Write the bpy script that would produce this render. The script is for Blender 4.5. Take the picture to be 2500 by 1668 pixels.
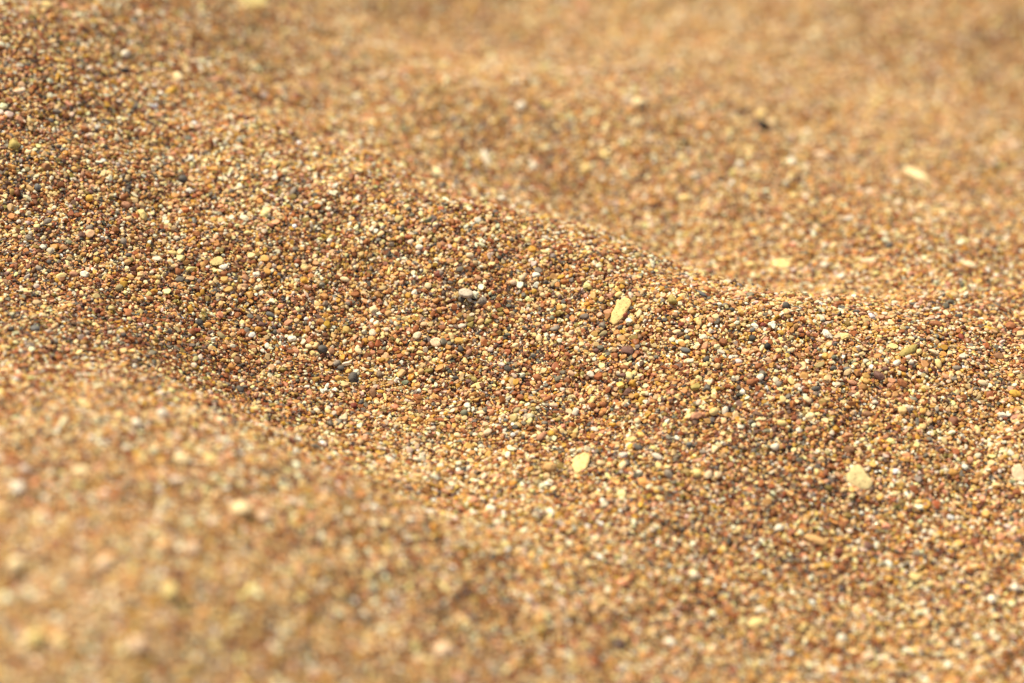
# Macro view of coarse beach sand: rippled sand bed, countless loose grains, individually built pebbles.
import bpy, bmesh, math, random
import numpy as np
from mathutils import Vector, Matrix, noise

scene = bpy.context.scene
for o in list(bpy.data.objects):
    bpy.data.objects.remove(o, do_unlink=True)
COL = scene.collection
rng = np.random.default_rng(11)

# ------------------------------------------------------------------ camera, sky, sun, exposure
PITCH = math.radians(28.0)
FOCUS = 0.65                       # metres from the lens to the sharp band
CAM = Vector((0.0, -FOCUS * math.cos(PITCH), FOCUS * math.sin(PITCH)))
cam_data = bpy.data.cameras.new("camera")
cam = bpy.data.objects.new("camera", cam_data)
COL.objects.link(cam)
cam.location = CAM
cam.rotation_euler = (math.pi / 2 - PITCH, 0, 0)
cam_data.lens = 100
cam_data.sensor_width = 36
cam_data.clip_start = 0.01
cam_data.clip_end = 500
cam_data.dof.use_dof = True
cam_data.dof.focus_distance = FOCUS
cam_data.dof.aperture_fstop = 7.3
cam_data.dof.aperture_blades = 0
scene.camera = cam

SUN_EL = math.radians(64)
SUN_AZ = math.radians(-62)         # high, to the left of the lens and a little beyond the sand
world = bpy.data.worlds.new("World")
scene.world = world
world.use_nodes = True
wn = world.node_tree.nodes
bg = wn["Background"]
sky = wn.new("ShaderNodeTexSky")
sky.sky_type = 'NISHITA'
sky.sun_disc = False
sky.sun_elevation = SUN_EL
sky.sun_rotation = SUN_AZ
world.node_tree.links.new(sky.outputs[0], bg.inputs[0])
bg.inputs[1].default_value = 0.08

sun_data = bpy.data.lights.new("sun", 'SUN')
sun_data.energy = 5.0
sun_data.angle = math.radians(0.53)
sun_data.color = (1.0, 0.87, 0.64)
sun = bpy.data.objects.new("sun", sun_data)
COL.objects.link(sun)
sdir = Vector((math.sin(SUN_AZ) * math.cos(SUN_EL), math.cos(SUN_AZ) * math.cos(SUN_EL), math.sin(SUN_EL)))
sun.rotation_euler = sdir.to_track_quat('Z', 'Y').to_euler()
sun.location = sdir * 3

vs = scene.view_settings
vs.view_transform = 'Standard'
vs.look = 'None'
vs.gamma = 1.0
vs.exposure = 0.64
vs.use_curve_mapping = False
scene.render.engine = 'CYCLES'
scene.cycles.max_bounces = 10
scene.cycles.diffuse_bounces = 8
scene.cycles.glossy_bounces = 2
scene.cycles.sample_clamp_indirect = 4
scene.cycles.use_denoising = True
scene.cycles.denoiser = 'OPENIMAGEDENOISE'
scene.cycles.denoising_input_passes = 'RGB_ALBEDO_NORMAL'
scene.cycles.denoising_prefilter = 'ACCURATE'
scene.cycles.use_adaptive_sampling = False

# ------------------------------------------------------------------ the relief of the sand
RELIEF = np.array([(-89.33, -163.69, 19.53),
    (-68.23, -161.66, 18.11),
    (-47.87, -151.19, 10.83),
    (-26.31, -142.43, 4.73),
    (-3.84, -133.3, -1.63),
    (19.82, -118.85, -11.69),
    (44.58, -108.68, -18.77),
    (74.61, -98.05, -26.17),
    (103.63, -98.05, -26.17),
    (-106.68, -165.7, 20.93),
    (-116.37, -113.36, 23.72),
    (-133.51, -28.84, 13.72),
    (-142.24, 22.37, 23.97),
    (-149.05, 69.62, 45.59),
    (123.65, -100.75, -24.29),
    (132.7, -48.77, -15.75),
    (138.61, -10.17, -1.5),
    (158.85, 92.01, -8.86),
    (189.23, 237.17, -35.52),
    (-92.06, -143.66, 25),
    (-70.32, -141.46, 23.57),
    (-49.12, -132.45, 17.71),
    (-27.45, -115.75, 6.83),
    (-4.05, -100.39, -3.17),
    (20.84, -86.78, -12.03),
    (46.94, -75.32, -19.49),
    (77.26, -72.37, -21.41),
    (107.31, -72.37, -21.41),
    (-96.46, -115.81, 25.22),
    (-73.7, -113.36, 23.72),
    (-51.53, -103.3, 17.57),
    (-32.42, -92.78, 11.14),
    (-12.51, -80.52, -0.25),
    (12.8, -70.51, -10.45),
    (-103.04, -76.84, 20.69),
    (-81.97, -79.65, 22.3),
    (-62.18, -75.16, 16.87),
    (-45.6, -77.11, 13.21),
    (-29.18, -77, 6.38),
    (-109.91, -37.51, 13.37),
    (-91.77, -41.15, 14.36),
    (-73.84, -45.97, 13.03),
    (-64.19, -41.22, 6.38),
    (-53.15, -48.68, 4.07),
    (-42.44, -54.26, 1.28),
    (-30.14, -59.97, -1.86),
    (-17.27, -60.87, -7.34),
    (-113.34, -14.78, 15.46),
    (-95.21, -16.49, 12.26),
    (-77.32, -17.73, 5.72),
    (-58.94, -24.15, -2.15),
    (-40.42, -33.05, -6.44),
    (-22.12, -45.03, -8.72),
    (0, -50.72, -11.47),
    (21.85, -55.1, -11.88),
    (48.36, -51.95, -13.8),
    (79.62, -48.77, -15.75),
    (110.58, -48.77, -15.75),
    (-117, 10.28, 19.34),
    (-88.92, 6.77, 12.73),
    (-60.84, 0.62, 1.16),
    (-37.44, -2.9, -5.45),
    (0, -2.9, -5.45),
    (32.55, -5.69, -1.82),
    (69.75, -4.81, -0.18),
    (116.25, -6.56, -3.46),
    (0, -26.7, -11.15),
    (31.64, -30.11, -9.18),
    (67.79, -29.26, -7.58),
    (113.34, -28.41, -10.16),
    (-119.31, 30.77, 30.55),
    (-90.97, 28.27, 21.19),
    (-62.04, 19.57, 9.48),
    (-33.41, 16.44, 3.58),
    (0, 16.44, 3.58),
    (23.71, 12.58, 5.56),
    (-122.53, 56.32, 40.44),
    (-125.94, 80.92, 46.43),
    (-98.69, 55.98, 29.93),
    (-73.52, 44.82, 18.8),
    (-53.37, 34.51, 13.96),
    (-24.02, 24.86, 10.07),
    (-34.19, 40.44, 15.45),
    (-34.78, 54.69, 17.51),
    (-14.56, 34.51, 13.96),
    (-15.11, 61.29, 9.51),
    (4.84, 30.21, 10.67),
    (5.04, 58.46, 4.18),
    (24.1, 25.94, 7.39),
    (25.1, 53.68, 0.34),
    (42.95, 17.11, 4.85),
    (44.41, 39.2, -1.62),
    (56.89, 12.35, 5.14),
    (69.71, 6.65, 3.51),
    (89.5, 5.67, 1.68),
    (117.76, 3.9, -1.65),
    (-65.95, 73.6, 22.23),
    (-97.75, 90.99, 33.66),
    (-78.85, 102.98, 23.12),
    (-56.19, 77.2, 18.43),
    (5.22, 82.67, -3.88),
    (26.09, 80.08, -8.77),
    (46.3, 66.5, -12.4),
    (60.87, 55.26, -12.26),
    (74.78, 42.34, -10.77),
    (93.13, 32.39, -4.57),
    (121.71, 26.49, -5.93),
    (-26.77, 107.93, 3.73),
    (0, 112, -6.33),
    (26.97, 106.92, -9.94),
    (53.14, 94.45, -10.01),
    (77.72, 74.82, -7.62),
    (102.17, 63.77, -6.83),
    (127.71, 61.85, -10.44),
    (-61.38, 146.21, 8.72),
    (-27.9, 143.59, 3.79),
    (0, 134.43, 1.66),
    (27.58, 131.26, -0.57),
    (54.95, 126.52, -3.29),
    (82.43, 123.43, -9.11),
    (109.91, 120.33, -14.94),
    (136.35, 112.04, -18.31),
    (-83.06, 148.51, 25.65),
    (-58.98, 195.49, 7.47),
    (-30.48, 218.49, -7.92),
    (0, 223.48, -13.83),
    (30.74, 222.32, -16),
    (61.22, 217.81, -16.81),
    (91.44, 212.2, -19.76),
    (119.9, 195.26, -21.8),
    (147.44, 178.88, -23.78),
    (-31, 237.86, -2.33),
    (31.82, 259.22, -10.42),
    (97.15, 274.1, -16.05),
    (159.08, 256.24, -16.04),
    (-105.21, 152.67, 33.47),
    (-140.91, 110.85, 49.11)]) * 0.001


def fit_relief(P, lam=2e-7):
    n = len(P)
    d = ((P[:, None, :2] - P[None, :, :2]) ** 2).sum(-1)
    A = np.zeros((n + 3, n + 3))
    A[:n, :n] = 0.5 * d * np.log(d + 1e-12) + lam * n * np.eye(n)
    A[:n, n] = 1
    A[:n, n + 1:] = P[:, :2]
    A[n, :n] = 1
    A[n + 1:, :n] = P[:, :2].T
    b = np.zeros(n + 3)
    b[:n] = P[:, 2]
    return np.linalg.solve(A, b)


RW = fit_relief(RELIEF)


def height(x, y):
    x = np.asarray(x, float)
    y = np.asarray(y, float)
    shp = x.shape
    x = x.ravel()
    y = y.ravel()
    cx = np.clip(x, -0.19, 0.24)
    cy = np.clip(y, -0.20, 0.40)
    out = np.empty(len(x))
    n = len(RELIEF)
    for i in range(0, len(x), 20000):
        X = cx[i:i + 20000]
        Y = cy[i:i + 20000]
        d = (X[:, None] - RELIEF[None, :, 0]) ** 2 + (Y[:, None] - RELIEF[None, :, 1]) ** 2
        out[i:i + 20000] = (0.5 * d * np.log(d + 1e-12)) @ RW[:n] + RW[n] + RW[n + 1] * X + RW[n + 2] * Y
    far = np.hypot(x - cx, y - cy)
    out = out * np.exp(-far / 0.35)
    # small dimples and ripples that the loose grains lie in
    out += 0.0006 * np.sin(x * 410 + 1.3 * np.sin(y * 160)) * np.sin(y * 330 + np.sin(x * 210))
    out += 0.0010 * np.sin(x * 150 + 2.1 * np.sin(y * 90) + 0.6) * np.sin(y * 125 + 1.7 * np.sin(x * 70))
    return out.reshape(shp)


# ------------------------------------------------------------------ materials
def mat_new(name):
    m = bpy.data.materials.new(name)
    m.use_nodes = True
    nt = m.node_tree
    b = nt.nodes["Principled BSDF"]
    return m, nt, b


PALETTE = [  # linear albedo, share
    ((0.900, 0.763, 0.542), 0.125),  # white
    ((0.820, 0.590, 0.276), 0.215),  # cream
    ((0.700, 0.406, 0.119), 0.105), # pale ochre
    ((0.580, 0.310, 0.043), 0.045), # amber
    ((0.590, 0.289, 0.091), 0.11),  # tan
    ((0.660, 0.347, 0.181), 0.085),  # peach pink
    ((0.340, 0.116, 0.036), 0.13), # rust
    ((0.210, 0.077, 0.036), 0.06), # red brown
    ((0.180, 0.097, 0.063), 0.04), # purple brown
    ((0.080, 0.068, 0.052), 0.03), # charcoal
    ((0.210, 0.175, 0.128), 0.05), # grey
    ((0.300, 0.203, 0.052), 0.03), # olive
]


def make_grain_material():
    m, nt, b = mat_new("sand_grain")
    N, L = nt.nodes, nt.links
    at = N.new("ShaderNodeAttribute")
    at.attribute_type = 'INSTANCER'
    at.attribute_name = "tint"
    tc = N.new("ShaderNodeTexCoord")
    nz = N.new("ShaderNodeTexNoise")
    nz.inputs["Scale"].default_value = 2.2
    nz.inputs["Detail"].default_value = 3
    L.new(tc.outputs["Object"], nz.inputs["Vector"])
    mr = N.new("ShaderNodeMapRange")
    mr.inputs[1].default_value = 0.25
    mr.inputs[2].default_value = 0.75
    mr.inputs[3].default_value = 0.78
    mr.inputs[4].default_value = 1.12
    L.new(nz.outputs["Fac"], mr.inputs[0])
    mx = N.new("ShaderNodeVectorMath")
    mx.operation = 'SCALE'
    L.new(at.outputs["Color"], mx.inputs[0])
    L.new(mr.outputs[0], mx.inputs["Scale"])
    L.new(mx.outputs[0], b.inputs["Base Color"])
    L.new(at.outputs["Alpha"], b.inputs["Roughness"])
    b.inputs["Specular IOR Level"].default_value = 0.35
    tr = N.new("ShaderNodeBsdfTranslucent")      # light leaks through quartz and thin grains
    L.new(mx.outputs[0], tr.inputs["Color"])
    ms = N.new("ShaderNodeMixShader")
    ms.inputs[0].default_value = 0.26
    L.new(b.outputs[0], ms.inputs[1])
    L.new(tr.outputs[0], ms.inputs[2])
    L.new(ms.outputs[0], N["Material Output"].inputs["Surface"])
    return m


def make_bed_material():
    m, nt, b = mat_new("packed_sand")
    N, L = nt.nodes, nt.links
    tc = N.new("ShaderNodeTexCoord")
    vo = N.new("ShaderNodeTexVoronoi")
    vo.inputs["Scale"].default_value = 1050
    L.new(tc.outputs["Object"], vo.inputs["Vector"])
    sp = N.new("ShaderNodeSeparateColor")
    L.new(vo.outputs["Color"], sp.inputs[0])
    rp = N.new("ShaderNodeValToRGB")
    rp.color_ramp.interpolation = 'CONSTANT'
    els = rp.color_ramp.elements
    pos = 0.0
    for i, (c, s) in enumerate(PALETTE):
        e = els[i] if i < 2 else els.new(min(pos, 0.999))
        e.position = min(pos, 0.999)
        e.color = (*c, 1)
        pos += s
    L.new(sp.outputs[0], rp.inputs[0])
    L.new(rp.outputs[0], b.inputs["Base Color"])
    b.inputs["Roughness"].default_value = 0.7
    b.inputs["Specular IOR Level"].default_value = 0.2
    bp = N.new("ShaderNodeBump")
    bp.invert = True
    bp.inputs["Distance"].default_value = 0.0009
    bp.inputs["Strength"].default_value = 1.0
    L.new(vo.outputs["Distance"], bp.inputs["Height"])
    L.new(bp.outputs[0], b.inputs["Normal"])
    return m


def make_pebble_material():
    """stone whose base colour is the pebble's own colour, mottled and speckled"""
    m, nt, b = mat_new("pebble_stone")
    N, L = nt.nodes, nt.links
    oi = N.new("ShaderNodeObjectInfo")
    tc = N.new("ShaderNodeTexCoord")
    add = N.new("ShaderNodeVectorMath")
    add.operation = 'ADD'
    L.new(tc.outputs["Object"], add.inputs[0])
    cmb = N.new("ShaderNodeCombineXYZ")
    L.new(oi.outputs["Random"], cmb.inputs[0])
    L.new(cmb.outputs[0], add.inputs[1])
    nz = N.new("ShaderNodeTexNoise")
    nz.inputs["Scale"].default_value = 900
    nz.inputs["Detail"].default_value = 4
    nz.inputs["Roughness"].default_value = 0.65
    L.new(add.outputs[0], nz.inputs["Vector"])
    mr = N.new("ShaderNodeMapRange")
    mr.inputs[1].default_value = 0.28
    mr.inputs[2].default_value = 0.72
    mr.inputs[3].default_value = 0.68
    mr.inputs[4].default_value = 1.15
    L.new(nz.outputs["Fac"], mr.inputs[0])
    vo = N.new("ShaderNodeTexVoronoi")
    vo.inputs["Scale"].default_value = 3600
    L.new(add.outputs[0], vo.inputs["Vector"])
    sp = N.new("ShaderNodeSeparateColor")
    L.new(vo.outputs["Color"], sp.inputs[0])
    fleck = N.new("ShaderNodeMapRange")
    fleck.inputs[1].default_value = 0.80
    fleck.inputs[2].default_value = 1.0
    fleck.inputs[3].default_value = 1.0
    fleck.inputs[4].default_value = 0.45
    L.new(sp.outputs[0], fleck.inputs[0])
    ml = N.new("ShaderNodeMath")
    ml.operation = 'MULTIPLY'
    L.new(mr.outputs[0], ml.inputs[0])
    L.new(fleck.outputs[0], ml.inputs[1])
    sc = N.new("ShaderNodeVectorMath")
    sc.operation = 'SCALE'
    L.new(oi.outputs["Color"], sc.inputs[0])
    L.new(ml.outputs[0], sc.inputs["Scale"])
    L.new(sc.outputs[0], b.inputs["Base Color"])
    b.inputs["Roughness"].default_value = 0.62
    b.inputs["Specular IOR Level"].default_value = 0.22
    bp = N.new("ShaderNodeBump")
    bp.inputs["Distance"].default_value = 0.00012
    bp.inputs["Strength"].default_value = 0.7
    L.new(nz.outputs["Fac"], bp.inputs["Height"])
    L.new(bp.outputs[0], b.inputs["Normal"])
    return m


M_GRAIN = make_grain_material()
M_BED = make_bed_material()
M_PEB = make_pebble_material()
M_GLINT, _nt, _b = mat_new("wet_quartz")
_nz = _nt.nodes.new("ShaderNodeTexNoise")
_nz.inputs["Scale"].default_value = 1200
_rp = _nt.nodes.new("ShaderNodeValToRGB")
_rp.color_ramp.elements[0].color = (0.80, 0.78, 0.74, 1)
_rp.color_ramp.elements[1].color = (0.95, 0.94, 0.92, 1)
_nt.links.new(_nz.outputs["Fac"], _rp.inputs[0])
_nt.links.new(_rp.outputs[0], _b.inputs["Base Color"])
_b.inputs["Roughness"].default_value = 0.22
_b.inputs["Specular IOR Level"].default_value = 0.9

# ------------------------------------------------------------------ the sand bed: one sheet to the horizon
def axis(lo, hi, step, reach):
    a = list(np.arange(lo, hi + step / 2, step))
    s = step
    while a[-1] < reach:
        s *= 1.35
        a.append(a[-1] + s)
    s = step
    while a[0] > -reach:
        s *= 1.35
        a.insert(0, a[0] - s)
    return np.array(a)


ax = axis(-0.26, 0.28, 0.002, 150)
ay = axis(-0.26, 0.46, 0.002, 150)
GX, GY = np.meshgrid(ax, ay)
GZ = height(GX, GY) - 0.00075
nx, ny = len(ax), len(ay)
me = bpy.data.meshes.new("sand_bed")
verts = np.stack([GX.ravel(), GY.ravel(), GZ.ravel()], 1)
ii = np.arange(nx * ny).reshape(ny, nx)
quads = np.stack([ii[:-1, :-1], ii[:-1, 1:], ii[1:, 1:], ii[1:, :-1]], -1).reshape(-1, 4)
me.from_pydata(verts.tolist(), [], quads.tolist())
me.polygons.foreach_set("use_smooth", np.ones(len(me.polygons), bool))
me.materials.append(M_BED)
bed = bpy.data.objects.new("sand_bed", me)
bed["kind"] = "structure"
COL.objects.link(bed)

# ------------------------------------------------------------------ pebbles and chips that stand out one by one
# name, x, y, z (mm), euler (deg), half axes (mm), colour, shape, label, category
PEBBLES = [
    ('pebble', -116.5, 36.17, 33.05, 37.6, 11.1, 0.0, 1.42, 1.41, 1.02, 'olv', 'blocky', 'olive-grey blocky stone with shaded front, near the left edge of the sand', 'pebble'),
    ('stone_chip', -113.33, 35.38, 31.62, 37.1, -12.7, 41.6, 0.93, 0.64, 0.38, 'crm', 'angular', 'cream angular stone chip just below and right of the olive-grey stone at the left edge', 'stone chip'),
    ('pebble', -110.3, 26.98, 26.33, 19.5, 42.9, -46.0, 0.88, 0.83, 0.65, 'blu', 'round', 'blue-grey rounded pebble below and right of the olive-grey stone at the left edge', 'pebble'),
    ('pebble', -112.03, 26.43, 26.26, 29.0, 35.6, -29.3, 1.02, 0.6, 0.39, 'tan', 'oval', 'tan oval pebble below the olive-grey stone at the left edge', 'pebble'),
    ('pebble', -98.41, 26.41, 23.65, 35.5, -17.6, 49.5, 0.95, 0.86, 0.67, 'och', 'round', 'ochre rounded pebble above the angular white chip', 'pebble'),
    ('pebble', -98.32, 28.94, 24.15, 26.5, 26.2, -15.2, 0.72, 0.53, 0.35, 'pur', 'oval', 'small purplish brown oval pebble well above the angular white chip', 'pebble'),
    ('pebble', -107.03, 18.36, 21.69, 37.6, -6.7, 21.0, 1.08, 0.69, 0.46, 'gry', 'oval', 'grey oval pebble above and left of the angular white chip', 'pebble'),
    ('pebble', -97.42, 17.17, 20.49, 37.3, -3.5, 16.0, 0.89, 0.68, 0.53, 'gry', 'round', 'grey rounded pebble above the angular white chip', 'pebble'),
    ('stone_chip', -90.35, 28.57, 21.05, 35.8, 22.2, -0.4, 1.09, 0.94, 0.56, 'pnk', 'angular', 'pinkish brown angular stone chip below and left of the steel-grey pebble on the slope', 'stone chip'),
    ('stone_chip', -86.27, 27.68, 18.72, -5.6, 37.0, -57.5, 1.67, 1.04, 0.65, 'yol', 'jagged', 'large yellowish olive jagged stone chip below and left of the steel-grey pebble on the slope', 'stone chip'),
    ('stone_chip', -100.93, 25.41, 23.81, 36.7, 4.5, 9.6, 0.61, 0.56, 0.34, 'red', 'angular', 'small dark red angular stone chip above the angular white chip', 'stone chip'),
    ('stone_chip', -113.06, 30.95, 29.11, 38.4, 26.1, -15.3, 0.67, 0.6, 0.36, 'gol', 'angular', 'olive-grey angular chip just below and right of the olive-grey left-edge stone', 'stone chip'),
    ('stone_chip', -112.04, 40.4, 31.79, 36.0, 8.0, 18.5, 0.58, 0.61, 0.35, 'brn', 'angular', 'tiny brown angular stone chip just right of the olive-grey stone at the left edge', 'stone chip'),
    ('stone_chip', -97.21, 4.21, 15.06, 11.5, 26.8, -31.5, 1.08, 1.04, 0.65, 'wht', 'jagged', 'bright white angular chip with a pointed top, amid rust grains at left', 'stone chip'),
    ('pebble', -99.36, 2.59, 15.87, 22.8, 18.5, 3.1, 1.06, 0.78, 0.51, 'pnk', 'oval', 'pinkish brown oval pebble just left of the angular white chip', 'pebble'),
    ('pebble', -110.7, 12.5, 20.34, 30.0, 23.7, -9.2, 0.84, 0.67, 0.44, 'gry', 'oval', 'grey oval pebble well below the olive-grey stone at the left edge', 'pebble'),
    ('pebble', -89.21, 2.24, 12.71, 35.9, -14.4, 36.3, 0.92, 0.8, 0.63, 'gol', 'round', 'olive-grey rounded pebble right of the angular white chip', 'pebble'),
    ('pebble', -89.67, 16.91, 17.25, 4.0, 42.1, -61.1, 0.95, 0.74, 0.49, 'gry', 'oval', 'grey oval pebble above and right of the angular white chip', 'pebble'),
    ('pebble', -88.12, 10.7, 14.95, 34.3, -7.1, 30.0, 0.87, 0.68, 0.53, 'tan', 'round', 'tan rounded pebble right of the angular white chip', 'pebble'),
    ('pebble', -82.46, 1.92, 9.95, 34.1, 17.6, 1.1, 1.02, 0.66, 0.43, 'rst', 'oval', 'rust-brown oval pebble right of the angular white chip', 'pebble'),
    ('pebble', -104.66, -21.27, 14.57, 30.3, 10.9, 10.0, 1.07, 0.75, 0.5, 'blu', 'oval', 'blue-grey oval pebble below and left of the angular white chip', 'pebble'),
    ('pebble', -81.08, 7.19, 11.46, 38.5, 10.0, 20.4, 0.68, 0.69, 0.53, 'yel', 'round', 'small pale yellow rounded pebble left of the pale yellow-green stone', 'pebble'),
    ('pebble', -105.01, 4.33, 18.12, 31.4, 6.7, 13.6, 0.6, 0.55, 0.43, 'chr', 'round', 'small charcoal rounded pebble left of the angular white chip', 'pebble'),
    ('pebble', -107.18, 2.35, 17.54, 35.1, 12.7, -17.6, 0.87, 0.63, 0.42, 'gry', 'oval', 'grey oval pebble left of the angular white chip', 'pebble'),
    ('pebble', -86.47, -5.23, 9.68, 30.0, 17.2, 11.9, 0.84, 0.68, 0.45, 'rst', 'oval', 'rust-brown oval pebble below and right of the angular white chip', 'pebble'),
    ('pebble', -85.94, -17.34, 10.96, 26.1, 15.9, 8.7, 0.68, 0.58, 0.38, 'chr', 'oval', 'small charcoal oval pebble below and right of the angular white chip', 'pebble'),
    ('stone_chip', -83.76, 8.47, 13.02, 34.6, 21.4, -2.6, 0.74, 0.73, 0.33, 'pnk', 'tri', 'small pinkish brown triangular stone chip right of the angular white chip', 'stone chip'),
    ('pebble', -109.6, -23.11, 15.43, 23.5, 4.3, 8.1, 0.62, 0.6, 0.47, 'chr', 'round', 'small charcoal rounded pebble well below and left of the angular white chip', 'pebble'),
    ('flat_stone', -68.49, 18.06, 11.41, 31.9, -10.7, 27.2, 1.66, 1.2, 0.24, 'yol', 'flat', 'large pale yellow-green flat stone with a white grain at its foot', 'stone'),
    ('stone_chip', -66.87, 16.55, 10.67, 41.9, -1.8, 18.8, 1.06, 0.69, 0.41, 'wht', 'angular', 'white angular stone chip just below and right of the pale yellow-green stone', 'stone chip'),
    ('pebble', -51.4, 32.44, 13.56, 43.4, 1.3, 2.7, 0.58, 0.59, 0.45, 'gln', 'round', 'tiny sparkling white grain glinting on the blurred slope', 'pebble'),
    ('stone_chip', -66.6, 15.19, 9.76, 43.9, -12.2, 30.3, 0.98, 0.62, 0.37, 'rst', 'angular', 'rust-brown angular stone chip just below and right of the pale yellow-green stone', 'stone chip'),
    ('pebble', -77.1, 13.7, 11.04, -10.7, 42.5, -80.7, 0.96, 0.68, 0.49, 'rst', 'blocky', 'rust-brown blocky pebble left of the pale yellow-green stone', 'pebble'),
    ('pebble', -78.67, 18.36, 13.59, 32.0, 10.3, -1.9, 0.99, 0.57, 0.38, 'yol', 'oval', 'yellowish olive oval pebble left of the pale yellow-green stone', 'pebble'),
    ('stone_splinter', -74.7, 22.89, 14.66, 23.4, -21.4, 43.1, 1.21, 0.44, 0.35, 'och', 'rod', 'ochre rod-shaped stone chip above and left of the pale yellow-green stone', 'stone chip'),
    ('pebble', -55.71, 7.99, 2.81, 41.1, 16.4, -11.8, 1.09, 0.59, 0.39, 'blu', 'oval', 'blue-grey oval pebble below and right of the pale yellow-green stone', 'pebble'),
    ('stone_chip', -73.23, 2.28, 7.15, 38.5, 11.5, 23.2, 0.79, 0.7, 0.42, 'och', 'angular', 'small ochre angular stone chip below and left of the pale yellow-green stone', 'stone chip'),
    ('stone_chip', -59.48, 17.84, 8.22, 37.3, 26.1, -15.3, 0.95, 0.9, 0.56, 'wht', 'jagged', 'white jagged stone chip right of the pale yellow-green stone', 'stone chip'),
    ('pebble', -42.98, 29.39, 11.28, 36.9, -0.2, -0.4, 0.68, 0.65, 0.51, 'wht', 'round', 'small white rounded pebble right of the sparkling white grain', 'pebble'),
    ('pebble', -78.53, 43.95, 20.6, 25.6, 17.3, -10.2, 1.13, 1.07, 0.83, 'chr', 'round', 'rounded steel-grey pebble standing out on the left slope', 'pebble'),
    ('pebble', -52.39, 44.5, 17.12, 19.4, -32.3, 59.6, 1.34, 0.69, 0.46, 'gry', 'oval', 'grey oval pebble above the sparkling white grain', 'pebble'),
    ('pebble', -57.04, 48.64, 18.77, 33.2, 1.2, 2.7, 0.74, 0.77, 0.58, 'wht', 'round', 'small white rounded pebble above the sparkling white grain', 'pebble'),
    ('pebble', -52.62, 69.61, 18.57, 27.0, 5.4, 12.2, 0.56, 0.56, 0.43, 'gln', 'round', 'tiny sparkling white rounded pebble well above the sparkling white grain', 'pebble'),
    ('pebble', -67.0, 42.68, 18.07, 31.6, 3.9, 8.4, 0.68, 0.63, 0.49, 'gry', 'round', 'small grey rounded pebble right of the steel-grey pebble on the slope', 'pebble'),
    ('pebble', -87.65, 46.95, 24.28, 31.6, 10.0, 22.9, 0.76, 0.49, 0.32, 'chr', 'oval', 'small charcoal oval pebble above and left of the steel-grey pebble on the slope', 'pebble'),
    ('pebble', -71.16, -0.79, 5.27, 35.5, 12.9, 14.4, 0.95, 0.84, 0.65, 'chr', 'round', 'charcoal rounded pebble below the pale yellow-green stone', 'pebble'),
    ('pebble', -43.39, 1.05, -2.58, 43.3, 12.6, 2.4, 1.18, 1.06, 0.83, 'chr', 'round', 'charcoal rounded pebble above and left of the large charcoal pebble', 'pebble'),
    ('pebble', -66.05, -2.83, 3.08, 16.0, 29.8, -31.4, 1.24, 0.63, 0.41, 'gol', 'oval', 'olive-grey oval pebble below the pale yellow-green stone', 'pebble'),
    ('pebble', -64.64, -3.41, 2.44, 33.2, 9.6, 18.5, 0.53, 0.5, 0.39, 'och', 'round', 'tiny ochre rounded pebble well below the pale yellow-green stone', 'pebble'),
    ('pebble', -63.55, -1.06, 2.15, 2.3, 34.6, -38.8, 0.72, 0.7, 0.54, 'pch', 'round', 'small peach rounded pebble below the pale yellow-green stone', 'pebble'),
    ('stone_chip', -62.06, -8.75, -0.06, 20.1, 33.9, -31.4, 0.89, 0.86, 0.52, 'brn', 'angular', 'brown angular stone chip well below the pale yellow-green stone', 'stone chip'),
    ('pebble', -57.52, 5.14, 1.75, 38.8, 14.0, 5.1, 0.94, 0.65, 0.43, 'pur', 'oval', 'purplish brown oval pebble below and right of the pale yellow-green stone', 'pebble'),
    ('pebble', -40.14, -1.16, -5.01, 34.8, -18.6, 36.4, 1.03, 0.72, 0.47, 'gry', 'oval', 'grey oval pebble just above and left of the large charcoal pebble', 'pebble'),
    ('pebble', -39.16, -2.36, -5.64, 31.8, 15.3, -13.5, 0.85, 0.6, 0.4, 'chr', 'oval', 'charcoal oval pebble just above and left of the large charcoal pebble', 'pebble'),
    ('stone_chip', -50.53, 3.36, -0.93, 42.9, -13.1, 18.0, 1.04, 0.82, 0.51, 'wht', 'jagged', 'white jagged stone chip above and left of the large charcoal pebble', 'stone chip'),
    ('pebble', -46.58, 1.35, -1.99, 40.8, 8.2, -5.9, 0.85, 0.63, 0.49, 'crm', 'round', 'cream rounded pebble above and left of the large charcoal pebble', 'pebble'),
    ('stone_chip', -71.41, -3.37, 4.63, 31.6, 16.2, 9.5, 0.7, 0.58, 0.35, 'red', 'angular', 'small dark red angular stone chip below the pale yellow-green stone', 'stone chip'),
    ('stone_chip', -45.57, -0.3, -2.92, 31.4, 23.1, -20.0, 0.81, 0.7, 0.42, 'yol', 'angular', 'small yellowish olive angular stone chip above and left of the large charcoal pebble', 'stone chip'),
    ('pebble', -60.6, -18.47, -2.18, 5.3, 29.4, -43.4, 1.07, 0.79, 0.52, 'chr', 'oval', 'charcoal oval pebble well left of the pale speckled stone', 'pebble'),
    ('stone_chip', -56.91, -1.89, -1.43, 36.8, 5.7, 10.7, 0.56, 0.55, 0.33, 'wht', 'angular', 'tiny white angular stone chip well left of the large charcoal pebble', 'stone chip'),
    ('pebble', -41.83, -11.16, -5.49, 15.0, -21.8, 65.4, 0.93, 0.42, 0.28, 'wht', 'oval', 'small white oval pebble just left of the large charcoal pebble', 'pebble'),
    ('stone_chip', -37.51, -20.85, -7.98, 9.5, -20.1, 70.9, 1.52, 0.98, 0.44, 'pal', 'tri', 'pale beige triangular speckled stone above the blurred near bank', 'stone chip'),
    ('pebble', -10.74, 14.28, 5.11, 4.4, 8.6, -19.6, 1.72, 1.57, 0.53, 'dsc', 'disc', 'smooth pale grey disc-like pebble propped up over its own dark shadow', 'pebble'),
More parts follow.
